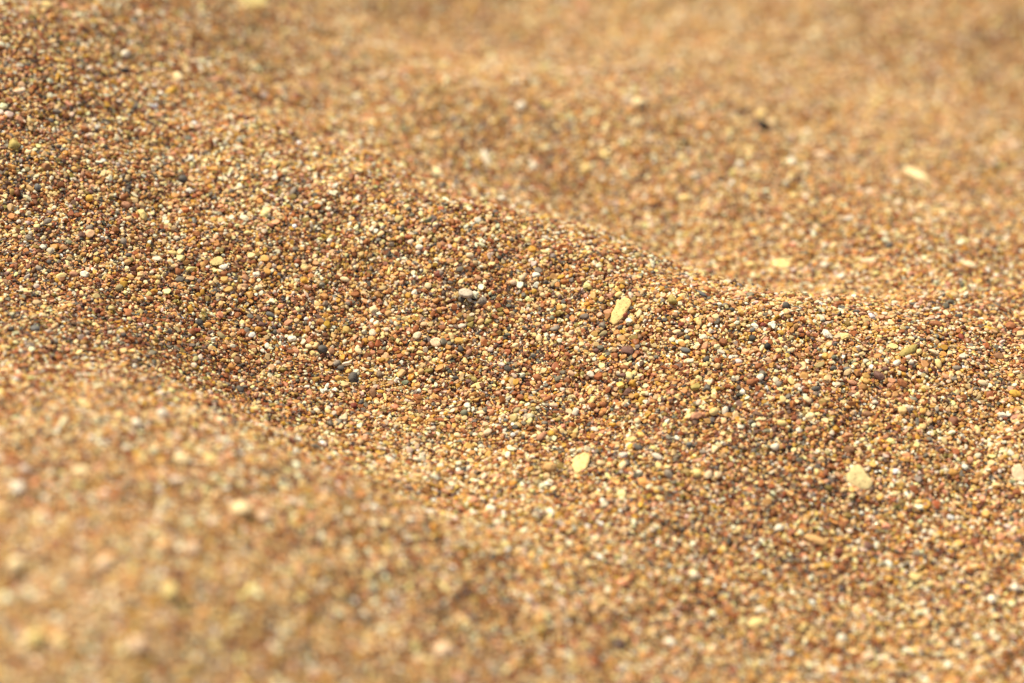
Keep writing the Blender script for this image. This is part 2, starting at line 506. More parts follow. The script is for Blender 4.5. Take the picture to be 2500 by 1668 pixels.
    ('pebble', -11.71, 14.42, 3.44, 43.9, 4.3, -13.3, 0.87, 0.78, 0.6, 'chr', 'round', 'charcoal rounded pebble just below and left of the propped pale disc', 'pebble'),
    ('stone_chip', -9.8, 14.02, 3.43, 45.5, -2.6, -5.0, 0.48, 0.49, 0.29, 'wht', 'angular', 'tiny white angular stone chip just below and right of the propped pale disc', 'stone chip'),
    ('stone_chip', -6.94, 13.49, 3.49, 41.8, -26.6, 24.8, 1.2, 0.87, 0.54, 'gry', 'jagged', 'grey jagged stone chip just below and right of the propped pale disc', 'stone chip'),
    ('stone_chip', -9.57, 8.85, -0.41, 43.9, -9.1, 14.7, 0.96, 0.78, 0.35, 'olv', 'tri', 'olive triangular stone chip below the propped pale disc', 'stone chip'),
    ('stone_chip', -16.08, 7.56, -0.38, 34.4, 6.5, -9.1, 1.09, 0.66, 0.4, 'rst', 'angular', 'rust-brown angular stone chip just above and right of the flat pinkish-cream pebble', 'stone chip'),
    ('pebble', -5.5, 9.37, 0.17, 41.6, -23.6, 15.6, 0.95, 0.49, 0.32, 'olv', 'oval', 'olive oval pebble below and right of the propped pale disc', 'pebble'),
    ('pebble', -7.3, 9.58, 0.06, 39.3, -28.6, 27.4, 1.0, 0.63, 0.41, 'tan', 'oval', 'tan oval pebble below and right of the propped pale disc', 'pebble'),
    ('stone_chip', -32.15, 12.74, 1.52, 35.4, -17.2, 30.3, 0.98, 0.93, 0.56, 'crm', 'angular', 'cream angular stone chip above and left of the flat pinkish-cream pebble', 'stone chip'),
    ('stone_chip', -22.7, 16.13, 4.28, 26.1, -31.6, 44.3, 0.94, 0.73, 0.45, 'wht', 'jagged', 'white jagged stone chip left of the propped pale disc', 'stone chip'),
    ('pebble', -21.78, 27.42, 10.53, 37.5, 1.3, -8.6, 0.98, 0.7, 0.55, 'wht', 'round', 'white rounded pebble above and left of the propped pale disc', 'pebble'),
    ('stone_chip', -19.58, 17.68, 5.3, 37.5, -15.6, 13.4, 0.86, 0.8, 0.48, 'crm', 'angular', 'cream angular stone chip left of the propped pale disc', 'stone chip'),
    ('pebble', -9.88, 23.88, 10.23, 42.4, 7.6, -7.1, 0.96, 0.69, 0.54, 'pal', 'round', 'pale beige rounded pebble above the propped pale disc', 'pebble'),
    ('pebble', -39.04, 19.69, 6.0, 42.8, 10.6, -5.6, 1.15, 0.59, 0.39, 'crm', 'oval', 'cream oval pebble below and right of the sparkling white grain', 'pebble'),
    ('stone_chip', -28.7, 11.93, 1.08, 37.3, -1.9, -3.7, 0.86, 0.81, 0.49, 'tan', 'angular', 'tan angular stone chip above and left of the flat pinkish-cream pebble', 'stone chip'),
    ('pebble', -17.43, 3.76, -2.21, 37.5, 0.6, -9.4, 1.48, 1.18, 0.4, 'pkc', 'disc', 'large flat pinkish-cream pebble lying level in the middle of the sand', 'pebble'),
    ('shell_sliver', -35.4, 2.39, -3.51, 13.1, 35.4, -59.7, 1.22, 0.72, 0.54, 'crm', 'crescent', 'cream curved shell piece just above the large charcoal pebble', 'shell piece'),
    ('pebble', -36.3, -5.63, -6.31, 13.5, -26.9, 72.8, 1.58, 1.08, 0.84, 'chr', 'round', 'largest smooth charcoal pebble, upright oval with a small dark grain beside it', 'pebble'),
    ('pebble', -31.49, -9.87, -8.01, 6.6, 32.7, -72.5, 1.25, 0.84, 0.66, 'brn', 'round', 'smooth brown oval pebble beside an orange grain', 'pebble'),
    ('pebble', -29.84, -9.3, -8.0, 31.7, 6.1, -5.5, 0.84, 0.51, 0.33, 'och', 'oval', 'ochre oval pebble just right of the smooth brown oval pebble', 'pebble'),
    ('pebble', -30.32, -3.71, -6.51, 4.3, 32.4, -67.2, 0.94, 0.72, 0.56, 'gbr', 'round', 'greyish brown rounded pebble just above the smooth brown oval pebble', 'pebble'),
    ('pebble', -20.77, -3.37, -5.95, 29.6, -27.8, 32.0, 0.81, 0.72, 0.56, 'tan', 'round', 'small tan rounded pebble below and left of the flat pinkish-cream pebble', 'pebble'),
    ('pebble', -23.03, -2.93, -6.08, 40.3, -15.7, 13.1, 0.75, 0.58, 0.45, 'tan', 'round', 'small tan rounded pebble above and right of the smooth brown oval pebble', 'pebble'),
    ('pebble', -11.76, 2.2, -2.98, 13.2, 37.9, -58.9, 0.89, 0.62, 0.41, 'chr', 'oval', 'charcoal oval pebble just right of the flat pinkish-cream pebble', 'pebble'),
    ('stone_splinter', -8.18, -8.62, -6.58, 27.6, -17.1, 20.5, 1.36, 0.44, 0.35, 'yel', 'rod', 'large pale yellow rod-shaped stone chip below and right of the flat pinkish-cream pebble', 'stone chip'),
    ('pebble', -8.57, -6.91, -6.13, 25.0, 18.6, -42.1, 0.87, 0.67, 0.52, 'olv', 'round', 'small olive rounded pebble below and right of the flat pinkish-cream pebble', 'pebble'),
    ('pebble', -9.87, -7.16, -6.53, 30.8, -12.0, 9.4, 0.79, 0.51, 0.33, 'pur', 'oval', 'small purplish brown oval pebble below and right of the flat pinkish-cream pebble', 'pebble'),
    ('pebble', -12.87, -5.83, -6.3, 37.7, 0.8, 1.5, 0.75, 0.53, 0.42, 'chr', 'round', 'small charcoal rounded pebble below and right of the flat pinkish-cream pebble', 'pebble'),
    ('pebble', -34.03, -13.36, -8.39, 26.7, -17.5, 59.3, 0.99, 0.47, 0.31, 'chr', 'oval', 'charcoal oval pebble just below and left of the smooth brown oval pebble', 'pebble'),
    ('stone_chip', -35.67, -15.53, -8.03, 21.0, 23.2, -19.8, 0.79, 0.8, 0.47, 'red', 'angular', 'small dark red angular stone chip just above and right of the pale speckled stone', 'stone chip'),
    ('stone_chip', -30.55, -12.7, -8.87, 23.2, 17.9, -35.0, 0.89, 0.6, 0.36, 'crm', 'angular', 'cream angular stone chip just below the smooth brown oval pebble', 'stone chip'),
    ('pebble', -6.91, -16.23, -9.43, 34.6, -4.7, -0.2, 1.2, 0.54, 0.36, 'crm', 'oval', 'cream oval pebble below and left of the mottled rust-brown pebble', 'pebble'),
    ('pebble', -4.6, -17.14, -9.23, 19.9, -22.1, 35.4, 0.96, 0.55, 0.36, 'rst', 'oval', 'rust-brown oval pebble below and left of the mottled rust-brown pebble', 'pebble'),
    ('pebble', -10.78, -16.31, -9.49, 33.7, -9.2, 14.1, 0.88, 0.77, 0.6, 'ggr', 'round', 'greenish grey rounded pebble below the flat pinkish-cream pebble', 'pebble'),
    ('pebble', -30.84, -16.9, -8.95, 21.1, 0.7, 1.2, 0.64, 0.58, 0.45, 'crm', 'round', 'small cream rounded pebble just below the smooth brown oval pebble', 'pebble'),
    ('pebble', -12.15, -23.46, -11.22, 21.2, 15.9, -30.0, 0.86, 0.64, 0.5, 'crm', 'round', 'cream rounded pebble well below and right of the smooth brown oval pebble', 'pebble'),
    ('stone_chip', -28.67, -11.02, -8.43, 7.2, 28.3, -73.9, 1.14, 0.42, 0.25, 'yel', 'angular', 'pale yellow angular stone chip just right of the smooth brown oval pebble', 'stone chip'),
    ('stone_chip', -11.42, -2.77, -5.31, 35.8, 1.8, 3.3, 0.7, 0.6, 0.36, 'rst', 'angular', 'small rust-brown angular stone chip below and right of the flat pinkish-cream pebble', 'stone chip'),
    ('stone_chip', -20.97, 1.54, -3.8, 40.5, 0.1, 0.3, 1.08, 0.54, 0.34, 'yel', 'jagged', 'pale yellow jagged stone chip just below and left of the flat pinkish-cream pebble', 'stone chip'),
    ('pebble', -19.63, 0.03, -4.48, 33.5, 20.4, -32.6, 0.79, 0.39, 0.25, 'crm', 'oval', 'small cream oval pebble just below and left of the flat pinkish-cream pebble', 'pebble'),
    ('stone_chip', -9.87, 1.54, -3.59, 26.7, -27.5, 47.8, 0.8, 0.62, 0.37, 'pnk', 'angular', 'small pinkish brown angular stone chip right of the flat pinkish-cream pebble', 'stone chip'),
    ('stone_slab', 25.03, 8.4, 3.34, 9.1, -39.8, 62.8, 3.8, 1.81, 0.43, 'slb', 'slab', 'long speckled yellow slab half buried on end in the sand', 'stone'),
    ('pebble', 26.31, -2.8, -0.94, 36.3, 4.6, -16.6, 1.47, 1.07, 0.77, 'pur', 'blocky', 'big purplish-brown box-shaped pebble below the yellow slab', 'pebble'),
    ('stone_chip', 9.9, 5.74, 0.26, 36.8, -16.1, 16.4, 1.24, 0.79, 0.49, 'gry', 'jagged', 'grey jagged stone chip above the mottled rust-brown pebble', 'stone chip'),
    ('stone_chip', 20.86, 3.06, 0.4, 35.1, -21.2, 23.3, 1.15, 0.59, 0.35, 'gol', 'angular', 'olive-grey angular stone chip just below and left of the yellow slab', 'stone chip'),
    ('stone_chip', 18.87, 1.87, -0.36, 38.7, -14.2, 15.6, 0.81, 0.49, 0.29, 'yel', 'angular', 'small pale yellow angular stone chip left of the big purplish-brown pebble', 'stone chip'),
    ('flat_stone', 6.13, 21.38, 7.62, 36.8, 12.0, -16.0, 1.06, 0.67, 0.13, 'gry', 'flat', 'grey flat stone right of the propped pale disc', 'stone'),
    ('pebble', 2.58, 19.83, 6.58, 29.7, -33.7, 38.1, 1.22, 0.64, 0.42, 'pal', 'oval', 'pale beige oval pebble right of the propped pale disc', 'pebble'),
    ('stone_chip', 24.65, 12.49, 5.7, 33.2, -23.6, 28.8, 0.98, 0.59, 0.35, 'yol', 'angular', 'yellowish olive angular stone chip just above the yellow slab', 'stone chip'),
    ('pebble', 0.75, 2.32, -2.19, 42.8, -20.2, 4.6, 0.8, 0.54, 0.35, 'crm', 'oval', 'small cream oval pebble above and left of the mottled rust-brown pebble', 'pebble'),
    ('pebble', 24.83, 4.33, 1.32, 28.6, -27.2, 32.2, 0.68, 0.63, 0.49, 'chr', 'round', 'small charcoal rounded pebble just below the yellow slab', 'pebble'),
    ('stone_chip', 26.13, 7.29, 3.07, 25.3, -36.7, 37.2, 0.67, 0.54, 0.32, 'red', 'angular', 'small dark red angular stone chip just below and right of the yellow slab', 'stone chip'),
    ('pebble', 25.15, 5.87, 2.0, 41.4, -3.7, -7.0, 0.52, 0.44, 0.34, 'brn', 'round', 'tiny brown rounded pebble just below the yellow slab', 'pebble'),
    ('pebble', 27.57, 8.56, 4.22, 39.8, -4.1, -8.0, 0.47, 0.39, 0.3, 'chr', 'round', 'tiny charcoal rounded pebble just right of the yellow slab', 'pebble'),
    ('stone_chip', 23.33, -3.39, -2.0, 34.9, -3.8, -7.0, 0.8, 0.76, 0.45, 'rst', 'angular', 'small rust-brown angular stone chip just left of the big purplish-brown pebble', 'stone chip'),
    ('stone_chip', 29.25, 1.41, 0.42, 28.0, 33.0, -57.4, 0.8, 0.61, 0.37, 'brn', 'angular', 'small brown angular stone chip just above and right of the big purplish-brown pebble', 'stone chip'),
    ('stone_chip', 26.36, 2.0, 0.43, 34.8, -11.5, 10.3, 0.99, 0.6, 0.36, 'tan', 'angular', 'tan angular stone chip just above the big purplish-brown pebble', 'stone chip'),
    ('pebble', 19.18, -1.4, -1.69, 35.0, 0.6, 1.1, 0.7, 0.64, 0.5, 'pur', 'round', 'small purplish brown rounded pebble left of the big purplish-brown pebble', 'pebble'),
    ('stone_chip', 5.15, 16.43, 4.45, 34.2, -29.3, 29.9, 0.73, 0.59, 0.35, 'och', 'angular', 'small ochre angular stone chip right of the propped pale disc', 'stone chip'),
    ('pebble', 7.14, 15.19, 4.22, 39.0, -3.7, -7.3, 0.67, 0.59, 0.46, 'crm', 'round', 'small cream rounded pebble right of the propped pale disc', 'pebble'),
    ('pebble', 9.32, 4.16, -0.61, 36.4, -10.9, 11.4, 0.62, 0.45, 0.29, 'wht', 'oval', 'small white oval pebble above the mottled rust-brown pebble', 'pebble'),
    ('pebble', 13.64, 4.0, 0.22, 35.8, -15.1, 3.5, 0.71, 0.59, 0.46, 'pkc', 'round', 'small pinkish cream rounded pebble below and left of the yellow slab', 'pebble'),
    ('stone_chip', 4.87, -1.13, -3.11, 44.3, -11.9, -1.1, 0.75, 0.48, 0.29, 'chr', 'angular', 'small charcoal angular stone chip just above the mottled rust-brown pebble', 'stone chip'),
    ('stone_chip', 18.21, -2.79, -2.0, 31.3, -6.4, 18.9, 0.77, 0.56, 0.33, 'yel', 'angular', 'small pale yellow angular stone chip below and left of the yellow slab', 'stone chip'),
    ('stone_chip', 29.2, 6.51, 3.69, 16.0, -38.8, 50.8, 1.08, 0.59, 0.35, 'crm', 'angular', 'cream angular stone chip just right of the yellow slab', 'stone chip'),
    ('pebble', 0.29, 18.61, 5.69, 43.6, 0.9, 1.8, 0.81, 0.73, 0.57, 'pkc', 'round', 'small pinkish cream rounded pebble right of the propped pale disc', 'pebble'),
    ('pebble', 9.27, 8.55, 1.67, 40.6, -0.8, -1.5, 0.66, 0.58, 0.46, 'ggr', 'round', 'small greenish grey rounded pebble above the mottled rust-brown pebble', 'pebble'),
    ('pebble', 5.78, -6.29, -5.94, 35.3, 19.6, -34.1, 1.17, 0.85, 0.66, 'rst', 'round', 'mottled rust-brown rounded pebble on the facing slope', 'pebble'),
    ('stone_chip', -0.93, -3.95, -4.88, 29.3, 7.9, -6.4, 0.94, 0.83, 0.52, 'chr', 'jagged', 'charcoal jagged stone chip left of the mottled rust-brown pebble', 'stone chip'),
    ('stone_chip', 17.91, -8.53, -3.87, 36.7, 16.5, -30.5, 0.96, 0.71, 0.43, 'pgr', 'angular', 'pale grey angular stone chip below and left of the big purplish-brown pebble', 'stone chip'),
    ('pebble', 14.25, -17.61, -8.44, 5.3, -30.3, 63.1, 1.07, 0.71, 0.51, 'pgr', 'blocky', 'pale grey blocky pebble below and right of the mottled rust-brown pebble', 'pebble'),
    ('stone_chip', 14.06, -23.5, -10.15, 35.0, -3.2, 14.2, 0.98, 0.89, 0.4, 'yol', 'tri', 'yellowish olive triangular stone chip above the pale yellow flake', 'stone chip'),
    ('pebble', 8.74, -25.37, -9.71, 25.1, 10.2, -21.7, 0.84, 0.74, 0.57, 'och', 'round', 'ochre rounded pebble above and left of the pale yellow flake', 'pebble'),
    ('flat_stone', 15.08, -36.12, -10.88, 4.8, -24.5, 62.5, 2.9, 1.94, 0.39, 'yel', 'flat', 'large blurred pale yellow flake on the lower slope', 'stone'),
    ('pebble', 8.32, -38.13, -10.84, 19.4, 9.8, -3.1, 1.53, 1.34, 1.05, 'tan', 'round', 'large tan rounded pebble left of the pale yellow flake', 'pebble'),
    ('stone_chip', 26.34, -29.05, -8.95, 31.1, 0.3, -28.3, 1.32, 0.83, 0.5, 'yel', 'angular', 'large pale yellow angular stone chip above and right of the pale yellow flake', 'stone chip'),
    ('pebble', 31.75, -35.75, -9.43, 32.4, 12.7, -26.9, 1.33, 0.66, 0.43, 'pgr', 'oval', 'large pale grey oval pebble below and left of the long pinkish pebble', 'pebble'),
    ('pebble', 27.83, -32.62, -9.07, 32.9, 5.4, -28.9, 1.05, 0.71, 0.47, 'chr', 'oval', 'charcoal oval pebble right of the pale yellow flake', 'pebble'),
    ('pebble', 9.4, -15.66, -7.85, 32.6, 9.4, -3.7, 1.01, 0.65, 0.43, 'pkc', 'oval', 'pinkish cream oval pebble below and right of the mottled rust-brown pebble', 'pebble'),
    ('pebble', 20.42, -16.54, -7.14, 42.0, 1.4, -7.8, 0.88, 0.67, 0.44, 'rst', 'oval', 'rust-brown oval pebble below and left of the big purplish-brown pebble', 'pebble'),
    ('stone_chip', 15.78, -14.47, -7.35, 36.1, -6.0, -10.8, 0.7, 0.7, 0.42, 'crm', 'angular', 'small cream angular stone chip below and right of the mottled rust-brown pebble', 'stone chip'),
    ('pebble', 18.05, -15.45, -6.91, 15.8, 35.4, -79.7, 0.71, 0.55, 0.4, 'yel', 'blocky', 'small pale yellow blocky pebble below and right of the mottled rust-brown pebble', 'pebble'),
    ('pebble', 25.45, -7.27, -2.87, 31.6, 9.9, -19.1, 1.04, 0.6, 0.39, 'rst', 'oval', 'rust-brown oval pebble just below the big purplish-brown pebble', 'pebble'),
    ('pebble', 25.1, -9.61, -3.49, 32.9, -7.8, 16.4, 0.76, 0.54, 0.36, 'pur', 'oval', 'small purplish brown oval pebble just below the big purplish-brown pebble', 'pebble'),
    ('pebble', 6.46, -26.09, -10.03, 15.2, -24.3, 42.7, 1.26, 0.79, 0.52, 'pnk', 'oval', 'pinkish brown oval pebble above and left of the pale yellow flake', 'pebble'),
    ('pebble', 4.92, -25.48, -10.38, 22.8, -21.1, 23.1, 0.83, 0.56, 0.37, 'crm', 'oval', 'cream oval pebble above and left of the pale yellow flake', 'pebble'),
    ('pebble', 10.36, -19.89, -9.26, 28.7, 0.7, 1.2, 0.64, 0.5, 0.39, 'olv', 'round', 'small olive rounded pebble below and right of the mottled rust-brown pebble', 'pebble'),
    ('pebble', 27.89, -23.42, -7.57, 31.7, -1.9, -3.4, 0.73, 0.73, 0.57, 'crm', 'round', 'small cream rounded pebble left of the long pinkish pebble', 'pebble'),
    ('pebble', 24.14, -38.3, -10.22, 10.4, -28.5, 57.6, 1.13, 0.79, 0.52, 'crm', 'oval', 'cream oval pebble right of the pale yellow flake', 'pebble'),
    ('stone_chip', 1.94, -12.88, -7.39, 31.3, 2.7, -15.3, 0.9, 0.76, 0.46, 'rst', 'angular', 'rust-brown angular stone chip just below and left of the mottled rust-brown pebble', 'stone chip'),
    ('pebble', 8.04, -13.62, -7.3, 22.5, -14.0, 29.8, 1.22, 0.56, 0.37, 'rst', 'oval', 'rust-brown oval pebble just below and right of the mottled rust-brown pebble', 'pebble'),
    ('pebble', 1.1, -17.13, -8.39, 17.9, -25.7, 34.1, 0.95, 0.61, 0.4, 'gol', 'oval', 'olive-grey oval pebble below and left of the mottled rust-brown pebble', 'pebble'),
    ('pebble', -0.99, -32.51, -11.01, -4.5, -22.0, 72.5, 0.99, 0.62, 0.41, 'wht', 'oval', 'white oval pebble left of the pale yellow flake', 'pebble'),
    ('pebble', -1.52, -36.53, -10.95, 13.8, -15.1, 22.8, 0.96, 0.65, 0.43, 'yel', 'oval', 'pale yellow oval pebble left of the pale yellow flake', 'pebble'),
    ('pebble', -1.38, -19.86, -9.38, 31.1, -1.2, -2.0, 0.55, 0.44, 0.34, 'blu', 'round', 'tiny blue-grey rounded pebble below and left of the mottled rust-brown pebble', 'pebble'),
    ('pebble', 63.07, 8.05, 5.12, 15.2, 1.4, 2.7, 0.95, 0.97, 0.74, 'chr', 'round', 'round dark pebble perched on the ridge crest against blurred sand', 'pebble'),
    ('shell_sliver', 36.78, 8.82, 6.1, 25.4, 21.9, -54.5, 1.28, 0.95, 0.72, 'olv', 'crescent', 'olive curved shell piece right of the yellow slab', 'shell piece'),
    ('pebble', 43.99, 13.91, 5.2, 17.2, 21.7, -23.5, 1.29, 0.55, 0.36, 'blu', 'oval', 'large blue-grey oval pebble well right of the yellow slab', 'pebble'),
    ('stone_chip', 42.77, 3.27, 3.36, 20.2, 35.6, -69.1, 1.22, 0.75, 0.45, 'yel', 'angular', 'pale yellow angular stone chip left of the round black pebble', 'stone chip'),
    ('pebble', 37.62, 1.02, 2.0, 37.7, -8.5, 9.5, 0.99, 0.54, 0.36, 'crm', 'oval', 'cream oval pebble right of the big purplish-brown pebble', 'pebble'),
    ('stone_chip', 38.74, 3.06, 2.83, 37.9, -14.1, 15.6, 0.86, 0.49, 0.29, 'red', 'angular', 'dark red angular stone chip above and right of the big purplish-brown pebble', 'stone chip'),
    ('pebble', 39.47, -4.06, -0.06, 38.9, 4.7, -22.5, 1.25, 0.63, 0.41, 'blu', 'oval', 'blue-grey oval pebble right of the big purplish-brown pebble', 'pebble'),
    ('pebble', 40.07, -0.78, 1.37, 35.8, -2.0, -3.9, 0.61, 0.64, 0.47, 'chr', 'round', 'small charcoal rounded pebble right of the big purplish-brown pebble', 'pebble'),
    ('pebble', 48.11, -2.28, 1.0, 25.4, 27.1, -33.9, 0.99, 0.88, 0.63, 'rst', 'blocky', 'rust-brown blocky pebble left of the round black pebble', 'pebble'),
    ('pebble', 58.02, -4.24, 1.09, 40.5, -4.1, -7.7, 0.79, 0.82, 0.62, 'blk', 'round', 'small round black pebble on the slope below the crest', 'pebble'),
    ('pebble', 56.74, -4.25, 0.57, 12.2, -40.2, 56.0, 0.87, 0.53, 0.35, 'crm', 'oval', 'cream oval pebble just left of the round black pebble', 'pebble'),
    ('stone_chip', 55.49, 1.47, 3.25, 32.6, 13.2, -27.9, 0.96, 0.69, 0.43, 'wht', 'jagged', 'white jagged stone chip just above and left of the round black pebble', 'stone chip'),
    ('pebble', 57.37, 1.77, 3.41, 33.8, 4.0, -14.0, 0.8, 0.6, 0.43, 'red', 'blocky', 'small dark red blocky pebble just above the round black pebble', 'pebble'),
    ('pebble', 54.87, 0.42, 2.74, 39.2, -3.8, -7.3, 0.65, 0.58, 0.45, 'blu', 'round', 'small blue-grey rounded pebble just above and left of the round black pebble', 'pebble'),
    ('stone_chip', 34.93, 4.07, 3.37, 36.9, -7.9, 6.5, 0.75, 0.55, 0.33, 'chr', 'angular', 'small charcoal angular stone chip right of the yellow slab', 'stone chip'),
    ('stone_chip', 62.77, 4.62, 5.3, 22.3, 11.1, -21.8, 0.9, 0.81, 0.49, 'pch', 'angular', 'peach angular stone chip just below the dark crest pebble', 'stone chip'),
    ('pebble', 47.48, -5.31, 0.2, 29.9, 15.7, -13.3, 0.97, 0.45, 0.3, 'pgr', 'oval', 'pale grey oval pebble left of the round black pebble', 'pebble'),
    ('stone_chip', 60.45, -5.55, 0.64, 37.2, -1.4, -2.6, 0.79, 0.59, 0.36, 'yel', 'angular', 'small pale yellow angular stone chip just right of the round black pebble', 'stone chip'),
    ('pebble', 63.38, -5.05, 0.48, 36.2, -10.4, 17.5, 0.96, 0.54, 0.35, 'crm', 'oval', 'cream oval pebble just right of the round black pebble', 'pebble'),
    ('pebble', 43.97, -8.15, -0.18, 30.7, -20.2, 24.3, 0.81, 0.67, 0.53, 'chr', 'round', 'small charcoal rounded pebble above the long pinkish pebble', 'pebble'),
    ('pebble', 49.73, -6.63, -0.47, 28.5, -7.4, 16.9, 0.77, 0.51, 0.34, 'wht', 'oval', 'small white oval pebble left of the round black pebble', 'pebble'),
    ('pebble', 43.53, -9.64, -0.84, 36.5, -1.7, -3.0, 0.65, 0.58, 0.42, 'yel', 'blocky', 'small pale yellow blocky pebble above the long pinkish pebble', 'pebble'),
    ('pebble', 55.78, -13.28, -2.01, 28.1, -19.6, 39.5, 0.97, 0.75, 0.59, 'wht', 'round', 'white rounded pebble below the round black pebble', 'pebble'),
    ('pebble', 39.62, -6.97, -1.24, 28.1, -25.9, 15.6, 0.84, 0.46, 0.3, 'crm', 'oval', 'cream oval pebble above the long pinkish pebble', 'pebble'),
    ('pebble', 50.4, 2.22, 2.96, 41.5, -4.4, 2.4, 0.84, 0.54, 0.35, 'tan', 'oval', 'tan oval pebble above and left of the round black pebble', 'pebble'),
    ('stone_chip', 61.24, -0.55, 2.62, 40.2, 7.7, -17.6, 0.84, 0.58, 0.35, 'och', 'angular', 'ochre angular stone chip just above and right of the round black pebble', 'stone chip'),
    ('pebble', 50.58, 7.09, 4.66, 27.6, 3.3, 6.5, 0.62, 0.51, 0.4, 'chr', 'round', 'small charcoal rounded pebble above and left of the round black pebble', 'pebble'),
    ('pebble', 49.06, 8.56, 5.06, 20.8, -10.7, 36.9, 0.76, 0.52, 0.34, 'gry', 'oval', 'small grey oval pebble above and left of the round black pebble', 'pebble'),
    ('long_stone', 90.05, -4.46, 0.05, 28.2, -15.5, 26.6, 2.69, 0.91, 0.5, 'olv', 'long', 'long olive-yellow stone with a waist, lying aslant on the right slope', 'stone'),
    ('flat_stone', 86.81, -2.65, 0.25, 29.8, 4.0, -18.3, 1.35, 0.8, 0.16, 'yel', 'flat', 'large pale yellow flat stone just left of the long olive stone', 'stone'),
    ('stone_chip', 75.77, -1.98, 2.32, 24.8, 7.0, -3.9, 1.26, 0.98, 0.6, 'yel', 'jagged', 'large pale yellow jagged stone chip above and left of the dark angular chip', 'stone chip'),
    ('stone_chip', 71.83, -1.2, 2.44, 18.3, 21.8, -49.2, 1.61, 0.98, 0.61, 'pgr', 'jagged', 'large pale grey jagged stone chip below and right of the dark crest pebble', 'stone chip'),
    ('pebble', 96.68, -6.82, -2.05, 2.7, 37.8, -82.7, 1.2, 0.75, 0.49, 'yel', 'oval', 'pale yellow oval pebble below and right of the long olive stone', 'pebble'),
    ('stone_chip', 98.06, 8.96, -0.04, 23.8, 3.0, -11.7, 1.6, 0.67, 0.4, 'rst', 'angular', 'large rust-brown angular stone chip above and right of the long olive stone', 'stone chip'),
    ('pebble', 75.58, -10.27, -1.55, 42.4, 4.6, -8.5, 0.87, 0.53, 0.35, 'blu', 'oval', 'blue-grey oval pebble left of the dark angular chip', 'pebble'),
    ('stone_chip', 82.45, -13.27, -1.6, 37.6, 16.1, -28.9, 1.48, 0.9, 0.54, 'pur', 'angular', 'dark purplish-grey angular chip on the right slope', 'stone chip'),
    ('pebble', 84.07, -11.58, -0.84, 35.1, 0.4, 0.7, 0.83, 0.53, 0.42, 'pur', 'round', 'purplish brown rounded pebble just above and right of the dark angular chip', 'pebble'),
    ('pebble', 87.63, -14.53, -2.9, 29.9, 22.8, -21.7, 1.32, 0.78, 0.56, 'rst', 'blocky', 'large rust-brown blocky pebble just right of the dark angular chip', 'pebble'),
    ('pebble', 92.52, -4.31, -0.34, 26.7, -19.5, 38.7, 0.84, 0.62, 0.48, 'yel', 'round', 'small pale yellow rounded pebble just right of the long olive stone', 'pebble'),
    ('pebble', 95.96, -3.75, -0.64, 37.5, 13.0, -18.7, 1.34, 0.48, 0.32, 'pal', 'oval', 'large pale beige oval pebble just right of the long olive stone', 'pebble'),
    ('pebble', 76.52, -13.63, -3.18, 35.9, 6.0, -20.3, 1.15, 0.58, 0.38, 'pnk', 'oval', 'pinkish brown oval pebble just left of the dark angular chip', 'pebble'),
    ('pebble', 72.54, -10.14, -1.41, 37.5, -6.2, -0.9, 0.78, 0.54, 0.36, 'chr', 'oval', 'small charcoal oval pebble left of the dark angular chip', 'pebble'),
    ('pebble', 72.84, -7.36, -0.07, 37.4, -18.9, 7.4, 0.69, 0.49, 0.32, 'ggr', 'oval', 'small greenish grey oval pebble left of the dark angular chip', 'pebble'),
    ('pebble', 100.76, -7.79, -2.58, 37.0, 2.7, -16.4, 1.01, 0.63, 0.42, 'gry', 'oval', 'grey oval pebble right of the long olive stone', 'pebble'),
    ('pebble', 92.94, -14.55, -4.04, 33.5, 2.5, -5.9, 1.05, 0.65, 0.43, 'yel', 'oval', 'pale yellow oval pebble right of the dark angular chip', 'pebble'),
    ('pebble', 86.92, -8.58, -0.89, 25.2, -16.6, 41.5, 1.08, 0.72, 0.48, 'wht', 'oval', 'white oval pebble just below and left of the long olive stone', 'pebble'),
    ('pebble', 90.35, -7.93, -1.14, 33.8, 12.6, -19.1, 0.64, 0.63, 0.49, 'pgr', 'round', 'small pale grey rounded pebble just below the long olive stone', 'pebble'),
    ('pebble', 106.29, -11.56, -4.43, 38.3, 10.3, -12.8, 1.23, 0.68, 0.45, 'pal', 'oval', 'large pale beige oval pebble above and left of the lavender-grey pebble', 'pebble'),
    ('pebble', 103.53, 5.26, -1.51, 17.2, 23.9, -61.8, 0.95, 0.63, 0.41, 'red', 'oval', 'dark red oval pebble right of the long olive stone', 'pebble'),
    ('pebble', 105.22, -0.19, -1.7, 18.8, 5.4, -7.0, 0.88, 0.51, 0.34, 'crm', 'oval', 'cream oval pebble right of the long olive stone', 'pebble'),
    ('pebble', 91.12, 0.03, 0.83, 33.7, 5.3, -16.0, 0.84, 0.45, 0.3, 'crm', 'oval', 'cream oval pebble just above the long olive stone', 'pebble'),
    ('pebble', 93.67, -0.51, 0.8, 37.1, 0.7, -9.4, 0.79, 0.4, 0.26, 'chr', 'oval', 'small charcoal oval pebble just above and right of the long olive stone', 'pebble'),
    ('pebble', 94.23, 19.81, -0.51, 18.9, -2.7, -22.9, 1.08, 0.47, 0.31, 'chr', 'oval', 'charcoal oval pebble above the long olive stone', 'pebble'),
    ('pebble', 76.67, 12.34, 2.48, 16.8, 1.4, -8.2, 1.13, 0.47, 0.31, 'chr', 'oval', 'charcoal oval pebble right of the dark crest pebble', 'pebble'),
    ('pebble', 79.57, 9.53, 2.86, 21.7, 3.1, -5.0, 0.85, 0.39, 0.26, 'chr', 'oval', 'charcoal oval pebble above and left of the long olive stone', 'pebble'),
